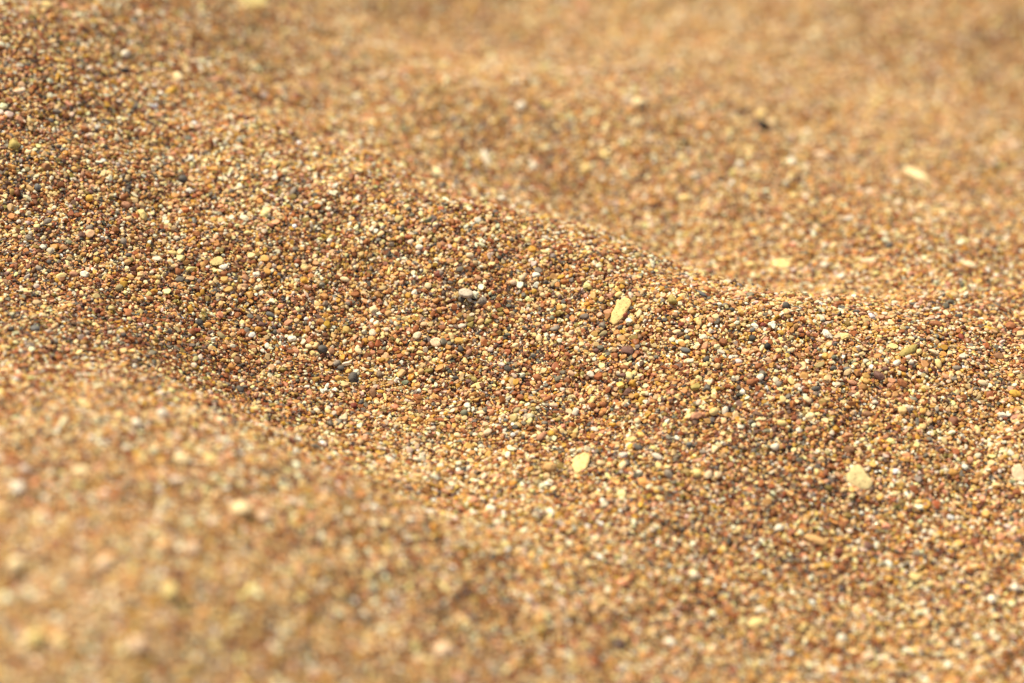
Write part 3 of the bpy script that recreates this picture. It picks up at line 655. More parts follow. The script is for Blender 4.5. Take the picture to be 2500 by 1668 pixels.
    ('pebble', 89.24, 6.14, 2.18, 24.1, -2.7, -5.1, 0.42, 0.42, 0.33, 'blk', 'round', 'tiny black rounded pebble above the long olive stone', 'pebble'),
    ('pebble', 90.62, 3.37, 1.83, 31.8, -0.6, -12.1, 0.56, 0.41, 0.27, 'blu', 'oval', 'tiny blue-grey oval pebble just above the long olive stone', 'pebble'),
    ('stone_chip', 101.18, 14.47, -0.23, 6.9, 13.9, -74.3, 1.09, 0.6, 0.36, 'crm', 'angular', 'small cream angular stone chip above and right of the long olive stone', 'stone chip'),
    ('stone_chip', 104.01, 13.96, -0.72, 21.7, 9.9, -2.5, 0.91, 0.58, 0.35, 'chr', 'angular', 'charcoal angular stone chip above and right of the long olive stone', 'stone chip'),
    ('stone_chip', 111.31, -0.97, -3.3, 30.4, 5.3, -11.5, 1.25, 0.88, 0.53, 'brn', 'angular', 'large brown angular stone chip above the lavender-grey pebble', 'stone chip'),
    ('pebble', 115.8, 10.73, -1.61, 20.0, 6.4, -30.9, 1.31, 1.05, 0.82, 'rst', 'round', 'large rust-brown rounded pebble well above the lavender-grey pebble', 'pebble'),
    ('stone_chip', 110.34, 8.25, -0.96, 18.5, 11.8, -21.2, 1.31, 0.57, 0.34, 'och', 'angular', 'large ochre angular stone chip well right of the long olive stone', 'stone chip'),
    ('pebble', 113.09, -15.18, -5.16, 38.1, 10.8, -22.5, 1.46, 0.86, 0.57, 'och', 'oval', 'large ochre oval pebble just above and right of the lavender-grey pebble', 'pebble'),
    ('pebble', 109.61, -20.18, -7.94, 38.0, 6.9, -12.6, 1.31, 0.72, 0.47, 'pgr', 'oval', 'smooth lavender-grey pebble near the right edge', 'pebble'),
    ('heart_shaped_stone', 75.7, -40.55, -12.11, 49.4, -1.5, -2.5, 2.89, 2.88, 0.43, 'hrt', 'heart', 'large heart-shaped flat pale yellow stone in blurred lower right', 'stone'),
    ('flat_stone', 110.99, -37.3, -12.89, 7.8, 36.9, -83.7, 2.2, 1.53, 0.31, 'pkc', 'flat', 'large pinkish cream flat stone below the lavender-grey pebble', 'stone'),
    ('long_stone', 64.75, -58.66, -16.65, 34.3, 13.2, -17.0, 2.6, 1.03, 0.56, 'tan', 'long', 'long tan pebble lying aslant in the blurred lower right', 'stone'),
    ('pebble', 66.62, -64.96, -19.13, 33.1, 6.9, -26.2, 0.97, 0.76, 0.6, 'och', 'round', 'ochre rounded pebble just below and right of the long tan blurred pebble', 'pebble'),
    ('pebble', 79.32, -21.83, -6.69, 37.5, 4.8, -7.9, 1.36, 0.72, 0.48, 'brn', 'oval', 'large brown oval pebble below the dark angular chip', 'pebble'),
    ('pebble', 74.12, -32.84, -9.46, 33.0, 2.7, -15.4, 1.26, 0.95, 0.74, 'brn', 'round', 'large brown rounded pebble just above the heart-shaped stone', 'pebble'),
    ('pebble', 56.94, -57.05, -14.67, 26.6, -12.9, 31.7, 1.14, 0.82, 0.64, 'wht', 'round', 'white rounded pebble left of the long tan blurred pebble', 'pebble'),
    ('pebble', 100.52, -72.95, -22.46, 36.3, -4.6, -7.0, 1.02, 0.99, 0.77, 'wht', 'round', 'white rounded pebble well below and right of the heart-shaped stone', 'pebble'),
    ('stone_chip', 85.24, -66.7, -20.99, 29.0, 10.9, -20.4, 1.46, 1.14, 0.68, 'yel', 'angular', 'large pale yellow angular stone chip well right of the long tan blurred pebble', 'stone chip'),
    ('stone_chip', 50.0, -84.99, -20.4, 16.6, -13.3, 30.6, 1.98, 1.17, 0.7, 'yel', 'angular', 'large pale yellow angular stone chip well below and left of the long tan blurred pebble', 'stone chip'),
    ('pebble', 72.85, -90.7, -24.71, 27.8, -5.9, 24.2, 1.36, 1.07, 0.83, 'pkc', 'round', 'large pinkish cream rounded pebble well below and right of the long tan blurred pebble', 'pebble'),
    ('pebble', 67.85, -85.86, -23.65, 26.6, 1.2, 1.8, 1.02, 1.02, 0.79, 'wht', 'round', 'white rounded pebble well below the long tan blurred pebble', 'pebble'),
    ('pebble', 105.44, -71.65, -20.35, 36.4, -8.6, -13.5, 0.94, 0.9, 0.7, 'wht', 'round', 'white rounded pebble well below the lavender-grey pebble', 'pebble'),
    ('pebble', 57.72, -33.48, -8.37, 39.1, -2.0, -3.5, 0.99, 0.88, 0.69, 'wht', 'round', 'white rounded pebble well right of the long pinkish pebble', 'pebble'),
    ('pebble', 66.09, -25.02, -5.41, 35.2, -9.5, 7.5, 1.14, 0.82, 0.54, 'crm', 'oval', 'cream oval pebble well above and left of the heart-shaped stone', 'pebble'),
    ('pebble', 65.76, -20.69, -3.56, 32.8, 20.1, -25.9, 1.1, 0.67, 0.44, 'crm', 'oval', 'cream oval pebble below and right of the round black pebble', 'pebble'),
    ('pebble', 59.54, -27.54, -5.75, 33.3, 8.1, -6.1, 1.04, 0.72, 0.56, 'yol', 'round', 'yellowish olive rounded pebble well below the round black pebble', 'pebble'),
    ('pebble', 40.61, -24.71, -5.69, 31.1, -13.1, 20.3, 1.73, 0.82, 0.54, 'pnk', 'oval', 'long pinkish-brown pebble tilted up to the right on the lower slope', 'pebble'),
    ('pebble', 44.9, -22.75, -5.54, 36.6, -16.3, 29.0, 1.16, 0.88, 0.69, 'yel', 'round', 'pale yellow rounded pebble just right of the long pinkish pebble', 'pebble'),
    ('pebble', 47.43, -21.93, -5.79, 20.0, -33.3, 60.1, 1.09, 0.73, 0.48, 'pgr', 'oval', 'pale grey oval pebble just right of the long pinkish pebble', 'pebble'),
    ('stone_chip', 41.13, -15.67, -3.11, 35.9, -9.2, 13.9, 1.17, 0.83, 0.51, 'olv', 'jagged', 'olive jagged stone chip just above the long pinkish pebble', 'stone chip'),
    ('stone_chip', 53.66, -14.78, -2.44, 37.0, 6.5, -9.1, 1.05, 0.88, 0.53, 'rst', 'angular', 'rust-brown angular stone chip below and left of the round black pebble', 'stone chip'),
    ('pebble', 59.83, -14.92, -2.89, 30.2, -2.3, -4.1, 0.73, 0.74, 0.57, 'gry', 'round', 'small grey rounded pebble below the round black pebble', 'pebble'),
    ('pebble', 67.84, -17.51, -2.62, 33.5, -2.7, 14.9, 1.0, 0.67, 0.53, 'chr', 'round', 'charcoal rounded pebble below and right of the round black pebble', 'pebble'),
    ('stone_chip', 62.7, -14.42, -2.43, 20.3, 24.0, -65.2, 1.05, 0.65, 0.39, 'yol', 'angular', 'yellowish olive angular stone chip below and right of the round black pebble', 'stone chip'),
    ('pebble', 51.6, -17.24, -3.7, 39.3, -1.1, -2.1, 0.69, 0.66, 0.52, 'wht', 'round', 'small white rounded pebble below and left of the round black pebble', 'pebble'),
    ('pebble', 34.01, -41.5, -10.51, 19.8, 21.2, -59.4, 1.27, 0.81, 0.54, 'gry', 'oval', 'grey oval pebble below and left of the long pinkish pebble', 'pebble'),
    ('pebble', 41.88, -34.15, -9.22, 31.9, -1.6, -22.3, 0.79, 0.58, 0.38, 'gry', 'oval', 'small grey oval pebble below the long pinkish pebble', 'pebble'),
    ('stone_chip', 44.32, -35.0, -8.42, -1.4, -32.5, 66.2, 1.19, 0.87, 0.39, 'crm', 'tri', 'cream triangular stone chip below and right of the long pinkish pebble', 'stone chip'),
    ('pebble', 40.25, -42.55, -9.78, 29.8, -3.3, -5.6, 0.98, 0.96, 0.75, 'yol', 'round', 'yellowish olive rounded pebble below the long pinkish pebble', 'pebble'),
    ('stone_chip', 42.62, -43.12, -9.85, 15.4, -28.4, 56.7, 1.18, 0.87, 0.52, 'pal', 'angular', 'pale beige angular stone chip below the long pinkish pebble', 'stone chip'),
    ('pebble', 38.96, -31.61, -8.83, 37.8, -0.9, -1.5, 0.68, 0.52, 0.35, 'blu', 'oval', 'small blue-grey oval pebble just below the long pinkish pebble', 'pebble'),
    ('stone_chip', 63.39, -28.65, -6.99, 29.7, 19.0, -27.4, 0.77, 0.67, 0.4, 'pgr', 'angular', 'small pale grey angular stone chip above and left of the heart-shaped stone', 'stone chip'),
    ('pebble', 50.8, -39.73, -10.72, 38.2, -0.0, -0.0, 0.8, 0.74, 0.58, 'pkc', 'round', 'pinkish cream rounded pebble below and right of the long pinkish pebble', 'pebble'),
    ('shell_sliver', -7.02, 111.05, -4.13, 1.7, 31.6, -64.0, 2.84, 0.9, 0.68, 'wht', 'crescent', 'white curved sliver standing in the blurred hollow beyond the ridge', 'shell piece'),
    ('pebble', -20.36, 112.01, 1.58, 31.0, 4.0, 28.0, 1.68, 1.04, 0.81, 'crm', 'round', 'large cream rounded pebble above and left of the white curved sliver', 'pebble'),
    ('pebble', -18.77, 81.95, 4.93, 9.2, 23.3, -35.2, 1.76, 1.1, 0.73, 'crm', 'oval', 'large cream oval pebble left of the white curved sliver', 'pebble'),
    ('pebble', 2.43, 132.08, 1.59, 35.4, -10.1, 24.7, 1.39, 1.14, 0.89, 'wht', 'round', 'white rounded pebble above and right of the white curved sliver', 'pebble'),
    ('pebble', 9.98, 136.34, 0.36, 38.0, 1.8, 4.2, 1.34, 1.27, 0.99, 'yel', 'round', 'pale yellow rounded pebble well above and right of the white curved sliver', 'pebble'),
    ('pebble', 5.63, 111.66, -6.53, 22.6, 26.4, -50.0, 1.32, 0.83, 0.55, 'wht', 'oval', 'white oval pebble right of the white curved sliver', 'pebble'),
    ('pebble', 19.73, 112.13, -7.82, 33.9, 3.1, 6.7, 1.54, 1.26, 0.98, 'yel', 'round', 'large pale yellow rounded pebble well right of the white curved sliver', 'pebble'),
    ('pebble', -2.45, 69.62, 3.39, 19.7, 3.3, 7.0, 0.93, 0.94, 0.73, 'wht', 'round', 'white rounded pebble below the white curved sliver', 'pebble'),
    ('stone_chip', 24.83, 117.14, -6.16, 28.4, 14.4, -26.8, 1.81, 1.06, 0.64, 'yel', 'angular', 'large pale yellow angular stone chip well right of the white curved sliver', 'stone chip'),
    ('pebble', 34.06, 134.31, 1.48, 23.3, 7.2, -8.5, 1.77, 1.6, 1.25, 'crm', 'round', 'large cream rounded pebble well left of the blurred black shadow', 'pebble'),
    ('pebble', 67.76, 134.74, -5.22, 23.1, 22.9, -10.0, 2.01, 1.54, 1.2, 'blk', 'round', 'black stone standing in for the blurred shadow under a yellow pebble beyond the ridge', 'pebble'),  # black stone added as the dark shade beneath the yellow pebble
    ('pebble', 68.27, 143.83, -5.89, 18.5, 16.7, -11.7, 1.46, 1.42, 1.1, 'yel', 'round', 'pale yellow rounded pebble just above the blurred black shadow', 'pebble'),
    ('pebble', 61.84, 141.17, -4.02, 30.2, 2.8, 6.4, 0.91, 0.84, 0.66, 'chr', 'round', 'small charcoal rounded pebble just above and left of the blurred black shadow', 'pebble'),
    ('long_stone', 108.99, 122.77, -14.61, 11.8, 10.7, -40.2, 3.94, 1.69, 0.93, 'crm', 'long', 'blurred cream-white rod-shaped stone lying aslant at the upper right', 'stone'),
    ('pebble', 79.87, 135.46, -8.44, 29.0, 11.7, -3.1, 2.58, 1.12, 0.74, 'crm', 'oval', 'large cream oval pebble right of the blurred black shadow', 'pebble'),
    ('pebble', 74.2, 115.6, -7.37, 20.9, -11.8, 36.7, 1.4, 1.16, 0.91, 'wht', 'round', 'white rounded pebble below and right of the blurred black shadow', 'pebble'),
    ('pebble', 71.05, 139.06, -6.38, 30.2, -5.9, 30.6, 1.28, 1.05, 0.82, 'crm', 'round', 'cream rounded pebble just right of the blurred black shadow', 'pebble'),
    ('pebble', 83.41, 125.21, -9.8, 28.6, 13.8, -18.1, 2.32, 1.2, 0.79, 'pkc', 'oval', 'large pinkish cream oval pebble below and right of the blurred black shadow', 'pebble'),
    ('pebble', 141.03, 156.0, -20.9, 21.3, -2.2, -4.9, 2.05, 1.96, 1.53, 'pkc', 'round', 'large pinkish cream rounded pebble well right of the blurred cream rod', 'pebble'),
    ('pebble', 45.17, 98.38, -9.98, 29.7, -10.6, 1.0, 1.39, 1.09, 0.85, 'yel', 'round', 'pale yellow rounded pebble well below and left of the blurred black shadow', 'pebble'),
    ('pebble', 73.02, 95.49, -8.16, 23.1, -2.0, -4.2, 1.01, 0.95, 0.74, 'yel', 'round', 'pale yellow rounded pebble above the blurred yellow stone behind the ridge', 'pebble'),
    ('pebble', 105.94, 94.04, -10.41, 10.6, 6.2, -32.6, 1.12, 1.14, 0.87, 'crm', 'round', 'cream rounded pebble below the blurred cream rod', 'pebble'),
    ('flat_stone', 67.51, 63.45, -11.57, 17.3, -3.2, -24.4, 2.57, 1.69, 0.34, 'yel', 'flat', 'blurred flat yellow stone just behind the ridge crest', 'stone'),
    ('pebble', 88.52, 58.61, -8.49, 25.9, -6.4, -13.1, 2.14, 0.94, 0.62, 'pkc', 'oval', 'large pinkish cream oval pebble well right of the blurred yellow stone behind the ridge', 'pebble'),
    ('pebble', 59.73, 64.43, -12.4, 31.4, -2.3, -4.6, 1.43, 0.96, 0.63, 'yel', 'oval', 'large pale yellow oval pebble left of the blurred yellow stone behind the ridge', 'pebble'),
    ('pebble', 81.12, 51.45, -9.32, 23.7, -9.4, -19.2, 0.93, 0.97, 0.73, 'wht', 'round', 'white rounded pebble right of the blurred yellow stone behind the ridge', 'pebble'),
    ('pebble', 77.65, 59.05, -9.84, 25.8, 10.1, -42.2, 1.01, 0.9, 0.7, 'wht', 'round', 'white rounded pebble above and right of the dark crest pebble', 'pebble'),
    ('pebble', 94.07, 62.98, -6.22, 18.0, -20.0, 24.5, 1.28, 0.76, 0.5, 'chr', 'oval', 'charcoal oval pebble below the blurred cream rod', 'pebble'),
    ('pebble', 112.94, 54.37, -7.51, 16.2, 6.4, -31.6, 1.88, 1.08, 0.71, 'pal', 'oval', 'large pale beige oval pebble well below and right of the blurred cream rod', 'pebble'),
    ('pebble', -97.0, 90.69, 33.56, 42.6, -0.4, 46.6, 1.38, 1.05, 0.82, 'wht', 'round', 'blurred white round grain high on the left slope', 'pebble'),
    ('pebble', -96.24, 81.45, 32.86, 29.7, 11.0, 27.9, 1.2, 0.81, 0.54, 'blk', 'oval', 'black oval pebble just below the white upper-left grain', 'pebble'),
    ('pebble', -95.18, 73.11, 32.2, 37.5, 4.4, 10.5, 0.85, 0.84, 0.66, 'crm', 'round', 'small cream rounded pebble below the white upper-left grain', 'pebble'),
    ('pebble', -84.06, 89.81, 27.71, -10.9, 23.1, -69.5, 1.67, 1.25, 0.83, 'crm', 'oval', 'cream oval pebble below and right of the white upper-left grain', 'pebble'),
    ('pebble', -75.41, 99.75, 22.88, 28.9, 4.5, 31.1, 2.07, 0.99, 0.66, 'pnk', 'oval', 'large pinkish brown oval pebble well below the pale stone at the top edge', 'pebble'),
    ('pebble', -109.1, 53.62, 34.05, 39.2, 19.3, 15.0, 1.14, 0.69, 0.45, 'gry', 'oval', 'grey oval pebble above and right of the olive-grey stone at the left edge', 'pebble'),
    ('stone_chip', -117.06, 97.57, 43.82, 24.9, 10.4, 28.1, 1.42, 1.25, 0.75, 'yel', 'angular', 'pale yellow angular stone chip well above and left of the white upper-left grain', 'stone chip'),
    ('pebble', -84.95, 81.49, 27.44, 31.5, -8.2, 48.2, 2.18, 0.95, 0.63, 'och', 'oval', 'large ochre oval pebble below and right of the white upper-left grain', 'pebble'),
    ('stone_chip', -117.81, 54.08, 38.85, 38.1, 0.4, 26.7, 1.5, 0.93, 0.58, 'pkc', 'jagged', 'large pinkish cream jagged stone chip above the olive-grey stone at the left edge', 'stone chip'),
    ('pebble', -109.94, 49.53, 33.38, 31.7, 33.4, -0.1, 0.77, 0.6, 0.4, 'blu', 'oval', 'small blue-grey oval pebble above and right of the olive-grey stone at the left edge', 'pebble'),
    ('flat_stone', -73.35, 173.79, 16.11, 21.0, 24.7, 9.7, 5.36, 4.98, 1.0, 'yol', 'flat', 'big pale yellow-olive stone cut off by the top edge of the view', 'stone'),
    ('pebble', -52.3, -104.64, 19.04, 16.6, 6.7, 11.0, 2.07, 1.8, 1.4, 'crm', 'round', 'brightest blurred cream pebble on the near bank', 'pebble'),
    ('pebble', -47.9, -104.33, 17.09, -9.2, 27.0, -67.4, 1.64, 1.36, 1.06, 'pkc', 'round', 'large pinkish cream rounded pebble just right of the bright blurred cream pebble', 'pebble'),
    ('pebble', -90.25, -136.43, 26.5, 31.9, 2.7, 4.2, 1.62, 1.67, 1.27, 'crm', 'round', 'large cream rounded pebble well left of the bright blurred cream pebble', 'pebble'),
    ('pebble', -59.49, -124.48, 22.31, 19.1, 21.8, -3.3, 1.53, 1.51, 1.18, 'pkc', 'round', 'large pinkish cream rounded pebble below and left of the bright blurred cream pebble', 'pebble'),
    ('pebble', -62.25, -138.74, 22.16, 33.1, -23.9, 64.6, 1.79, 1.42, 1.11, 'yol', 'round', 'large yellowish olive rounded pebble well below and left of the bright blurred cream pebble', 'pebble'),
    ('pebble', -74.26, -134.47, 25.42, 27.3, 5.1, 8.0, 1.48, 1.47, 1.15, 'pkc', 'round', 'large pinkish cream rounded pebble well left of the bright blurred cream pebble', 'pebble'),
    ('pebble', -66.2, -154.56, 21.33, 32.9, 9.2, 13.9, 1.68, 1.55, 1.21, 'pkc', 'round', 'large pinkish cream rounded pebble well below and left of the bright blurred cream pebble', 'pebble'),
    ('pebble', -94.11, -108.67, 25.88, 24.9, 0.6, 0.9, 1.33, 1.38, 1.03, 'pgr', 'round', 'large pale grey rounded pebble well left of the bright blurred cream pebble', 'pebble'),
    ('pebble', -65.02, -88.38, 20.58, 17.1, 16.8, 13.5, 1.99, 1.48, 0.98, 'crm', 'oval', 'large cream oval pebble above and left of the bright blurred cream pebble', 'pebble'),
    ('flat_stone', -60.28, -83.27, 18.15, 9.4, 12.2, 13.3, 1.58, 1.25, 0.25, 'yel', 'flat', 'large pale yellow flat stone above and left of the bright blurred cream pebble', 'stone'),
    ('pebble', -84.32, -154.85, 22.74, 25.0, 8.3, 12.6, 1.8, 1.77, 1.38, 'yol', 'round', 'large yellowish olive rounded pebble well below the angular white chip', 'pebble'),
    ('pebble', -83.63, -99.16, 24.32, 14.1, 6.9, -7.8, 1.69, 1.33, 0.88, 'crm', 'oval', 'large cream oval pebble well left of the bright blurred cream pebble', 'pebble'),
    ('pebble', -64.36, -126.46, 24.09, 22.7, 18.9, 12.0, 1.63, 1.49, 1.17, 'pch', 'round', 'large peach rounded pebble well below and left of the bright blurred cream pebble', 'pebble'),
    ('pebble', -76.03, -73.25, 20.26, 15.5, 7.1, 12.7, 1.0, 1.05, 0.78, 'wht', 'round', 'white rounded pebble well above and left of the bright blurred cream pebble', 'pebble'),
    ('pebble', -71.87, -64.83, 17.79, 6.6, 10.1, -2.5, 1.18, 1.24, 0.78, 'pgr', 'oval', 'large pale grey oval pebble well above and left of the bright blurred cream pebble', 'pebble'),
    ('pebble', -12.96, -128.34, 2.38, 22.3, 5.7, -9.3, 1.94, 1.82, 1.42, 'pkc', 'round', 'large pinkish cream rounded pebble well below and left of the pale yellow flake', 'pebble'),
    ('pebble', -4.54, -54.82, -11.13, 16.5, 3.5, -3.9, 1.05, 0.88, 0.58, 'wht', 'oval', 'white oval pebble well below and left of the pale yellow flake', 'pebble'),
    ('pebble', 8.27, -57.23, -10.78, -5.7, 22.1, -72.6, 1.25, 0.83, 0.55, 'wht', 'oval', 'white oval pebble below and left of the pale yellow flake', 'pebble'),
    ('pebble', 31.72, -98.46, -16.15, 23.0, 22.2, -11.8, 1.32, 1.04, 0.69, 'wht', 'oval', 'large white oval pebble well below and left of the long tan blurred pebble', 'pebble'),
]

TINTS = {
    'wht': (0.86, 0.77, 0.58), 'crm': (0.88, 0.68, 0.37), 'yel': (0.80, 0.59, 0.24), 'yol': (0.72, 0.56, 0.22),
    'slb': (0.76, 0.53, 0.21), 'hrt': (0.88, 0.70, 0.33), 'och': (0.64, 0.37, 0.06), 'tan': (0.64, 0.38, 0.15),
    'pch': (0.76, 0.46, 0.21), 'pkc': (0.76, 0.54, 0.34), 'pnk': (0.48, 0.235, 0.13), 'rst': (0.34, 0.13, 0.050),
    'red': (0.24, 0.055, 0.030), 'brn': (0.27, 0.135, 0.065), 'pur': (0.19, 0.095, 0.070), 'gry': (0.27, 0.22, 0.165),
    'gbr': (0.27, 0.19, 0.12), 'gol': (0.36, 0.29, 0.14), 'ggr': (0.20, 0.20, 0.13), 'chr': (0.11, 0.097, 0.080),
    'blk': (0.028, 0.025, 0.022), 'blu': (0.17, 0.165, 0.150), 'olv': (0.40, 0.31, 0.09), 'pal': (0.72, 0.56, 0.34),
    'pgr': (0.72, 0.63, 0.48), 'dsc': (0.48, 0.41, 0.31), 'gln': (0.9, 0.9, 0.88),
}


SLAB = [(-.85, .83), (-.98, .05), (-.34, -.66), (.65, -1.02), (.90, -.71), (1.02, .09), (.62, .70), (-.23, .92)]

HEART = [(-.47, .90), (.05, 1.0), (.32, .69), (.46, .35), (.84, -.12), (1.0, -.45), (.64, -1.0), (-.08, -.87), (-.87, -.34), (-1, .08), (-.80, .36)]


def polygon_radius(poly, c, s):
    """distance from the centre to the polygon along the direction (c, s)"""
    best = 1.0
    for k in range(len(poly)):
        (x0, y0), (x1, y1) = poly[k], poly[(k + 1) % len(poly)]
        ex, ey = x1 - x0, y1 - y0
        den = c * ey - s * ex
        if abs(den) < 1e-9:
            continue
        t = (x0 * ey - y0 * ex) / den
        w = (x0 * s - y0 * c) / den
        if t > 0 and -1e-6 <= w <= 1 + 1e-6:
            best = t
    return best


def outline(shape, th, poly):
    """radius of the outline at angle th, for flat and odd shapes"""
    c, s = math.cos(th), math.sin(th)
    if shape in ('round', 'oval', 'disc'):
        return 1.0
    if shape == 'blocky':
        return (abs(c) ** 3.6 + abs(s) ** 3.6) ** (-1 / 3.6)
    if shape in ('slab', 'flat', 'tri', 'heart'):
        return polygon_radius(poly, c, s)
    if shape == 'long':
        return 1 - 0.16 * math.exp(-((th % math.pi - 1.35) / 0.30) ** 2)
    return 1.0


def build_stone(shape, seed, fine):
    """unit stone: x long, y across, z thick; fine = subdivision level"""
    R = random.Random(seed)
    bm = bmesh.new()
    bmesh.ops.create_icosphere(bm, subdivisions=fine, radius=1.0)
    off = Vector((R.uniform(-50, 50), R.uniform(-50, 50), R.uniform(-50, 50)))
    amp, cuts = {'round': (0.10, 1), 'oval': (0.10, 1), 'disc': (0.05, 0), 'flat': (0.16, 2), 'angular': (0.20, 6),
                 'blocky': (0.10, 3), 'jagged': (0.42, 5), 'slab': (0.06, 0), 'long': (0.10, 1), 'heart': (0.07, 0),
                 'tri': (0.10, 2), 'rod': (0.07, 1), 'crescent': (0.08, 0)}[shape]
    poly = HEART if shape == 'heart' else SLAB
    if shape in ('flat', 'tri'):
        m = 3 if shape == 'tri' else R.randint(6, 8)
        a0 = R.uniform(0, 6.28)
        angs = [a0 + (k + R.uniform(-0.28, 0.28)) * 2 * math.pi / m for k in range(m)]
        poly = [(math.cos(t) * q, math.sin(t) * q) for t, q in ((t, R.uniform(0.85, 1.12)) for t in angs)]
    planes = []
    for _ in range(cuts):
        n = Vector((R.gauss(0, 1), R.gauss(0, 1), R.gauss(0, 0.8))).normalized()
        planes.append((n, R.uniform(0.62, 0.86)))
    for v in bm.verts:
        p = v.co.copy()
        th = math.atan2(p.y, p.x)
        k = outline(shape, th, poly)
        p.x *= k
        p.y *= k
        if shape in ('flat', 'slab', 'heart', 'disc', 'tri'):
            p.z = math.copysign(abs(p.z) ** 0.45, p.z)
            rim = max(1e-4, math.hypot(v.co.x, v.co.y)) ** -0.35
            p.x *= rim
            p.y *= rim
        d = noise.fractal(v.co * 1.25 + off, 0.8, 2.1, 3)
        p *= 1 + amp * d
        for n, c in planes:
            t = p.dot(n) - c
            if t > 0:
                p -= n * t * 0.92
        if shape == 'crescent':
            p.y += 0.55 * (p.x * p.x - 0.35)
        v.co = p
    # bring the outline back to the unit box, so sizes are the sizes given in the table
    for i in (0, 1, 2):
        lo = min(v.co[i] for v in bm.verts)
        hi = max(v.co[i] for v in bm.verts)
        for v in bm.verts:
            v.co[i] = (v.co[i] - (lo + hi) / 2) * 2 / (hi - lo)
    return bm


pebble_rows = []
for i, (name, px, py, pz, ex, ey, ez, ha, hb, hc, tint, shape, label, cat) in enumerate(PEBBLES):
    bm = build_stone(shape, 100 + i * 7, 4 if ha > 1.25 else 3)
    S = Matrix.Diagonal((ha * 0.001, hb * 0.001, hc * 0.001, 1))
    bmesh.ops.transform(bm, matrix=S, verts=bm.verts)
    for f in bm.faces:
        f.smooth = True
    m = bpy.data.meshes.new(name)
    bm.to_mesh(m)
    bm.free()
    m.materials.append(M_GLINT if tint == 'gln' else M_PEB)
    o = bpy.data.objects.new(name, m)
    o.location = (px * 0.001, py * 0.001, pz * 0.001)
    o.rotation_euler = (math.radians(ex), math.radians(ey), math.radians(ez))
    jit = random.Random(i)
    f = jit.uniform(0.92, 1.08)
    o.color = (*[c * f for c in TINTS[tint]], 1)
    o["label"] = label
    o["category"] = cat
    o["group"] = "pebbles and chips lying among the sand grains"
    COL.objects.link(o)
    pebble_rows.append((px * 0.001, py * 0.001, pz * 0.001, o.rotation_euler.to_matrix(), ha * 0.001, hb * 0.001, hc * 0.001))

# ------------------------------------------------------------------ the loose grains, far too many to count
def strew(step, jitter):
    gx = np.arange(-0.24, 0.27, step)
    gy = np.arange(-0.215, 0.43, step * 0.9)
    X, Y = np.meshgrid(gx, gy)
    X = X + (np.arange(len(gy)) % 2)[:, None] * step * 0.5
    X = (X + rng.uniform(-0.5, 0.5, X.shape) * step * jitter).ravel()
    Y = (Y + rng.uniform(-0.5, 0.5, Y.shape) * step * jitter).ravel()
    depth = (Y - CAM.y) * math.cos(PITCH) + CAM.z * math.sin(PITCH)
    keep = np.abs(X - 0.006) < np.maximum(0.18 * depth * 1.22 + 0.006, 0.165)
    return X[keep], Y[keep]


X, Y = strew(0.00075, 0.95)
nmain = len(X)
X2, Y2 = strew(0.00115, 1.0)       # fine sand that settles in the gaps
X = np.concatenate([X, X2])
Y = np.concatenate([Y, Y2])
n = len(X)
fine = np.arange(n) >= nmain
e = 0.0006
Z = height(X, Y)
DX = (height(X + e, Y) - Z) / e
DY = (height(X, Y + e) - Z) / e

# sizes: mostly about a millimetre, some half that, a few coarse ones
a = 0.00047 * np.exp(rng.normal(0, 0.32, n))
coarse = rng.random(n) < 0.05
a[coarse] *= rng.uniform(1.2, 1.65, coarse.sum())
a[rng.random(n) < 0.008] = 0.00074
a[fine] = 0.00023 * np.exp(rng.normal(0, 0.25, fine.sum()))
a = np.minimum(a, 0.00115)
b = a * rng.uniform(0.58, 0.98, n)
c = b * rng.uniform(0.45, 0.85, n)
flake = rng.random(n) < 0.10
c[flake] *= 0.5
Z = Z + rng.uniform(-0.00030, 0.00020, n) + (a - 0.0005) * 0.35 - np.where(fine, 0.00002, 0)

# orientation: lying on the slope, turned and tipped at random
yaw = rng.uniform(0, 2 * math.pi, n)
tx = rng.normal(0, 0.30, n)
ty = rng.normal(0, 0.30, n)
nrm = np.stack([-DX, -DY, np.ones(n)], 1)
nrm[:, 0] += tx
nrm[:, 1] += ty
nrm /= np.linalg.norm(nrm, axis=1)[:, None]
u = np.stack([np.cos(yaw), np.sin(yaw), np.zeros(n)], 1)
u -= nrm * (u * nrm).sum(1)[:, None]
u /= np.linalg.norm(u, axis=1)[:, None]
v = np.cross(nrm, u)
rot = np.stack([np.arctan2(v[:, 2], nrm[:, 2]), np.arcsin(np.clip(-u[:, 2], -1, 1)), np.arctan2(u[:, 1], u[:, 0])], 1)

# colours, in loose drifts: some patches hold more dark and rusty grains than others
pal = np.array([p[0] for p in PALETTE])
share = np.array([p[1] for p in PALETTE])
patch = 0.45 * np.sin(X * 46 + 2.0 * np.sin(Y * 31) + 0.7) + 0.45 * np.sin(Y * 58 + 1.6 * np.sin(X * 37) + 2.0)
patch += 0.35 * np.sin(X * 210 + 2.4 * np.sin(Y * 140)) * np.sin(Y * 190 + 2.2 * np.sin(X * 160))
for (bx, by, sx, sy, k) in ((-0.110, 0.030, 0.030, 0.035, 1.5), (-0.055, -0.015, 0.038, 0.018, 1.4), (0.055, -0.050, 0.06, 0.03, 0.5),
                            (0.01, 0.23, 0.10, 0.08, -0.6), (-0.07, -0.13, 0.05, 0.05, -0.6)):
    patch += k * np.exp(-((X - bx) / sx) ** 2 - ((Y - by) / sy) ** 2)
patch = np.clip(patch, -1.6, 1.9)
darkish = (pal.mean(1) < 0.2).astype(float)
wgt = share[None, :] * np.maximum(0.15,  (1 + 0.32 * patch[:, None] * (2 * darkish[None, :] - 1)))
cum = np.cumsum(wgt, 1)
cum /= cum[:, -1:]
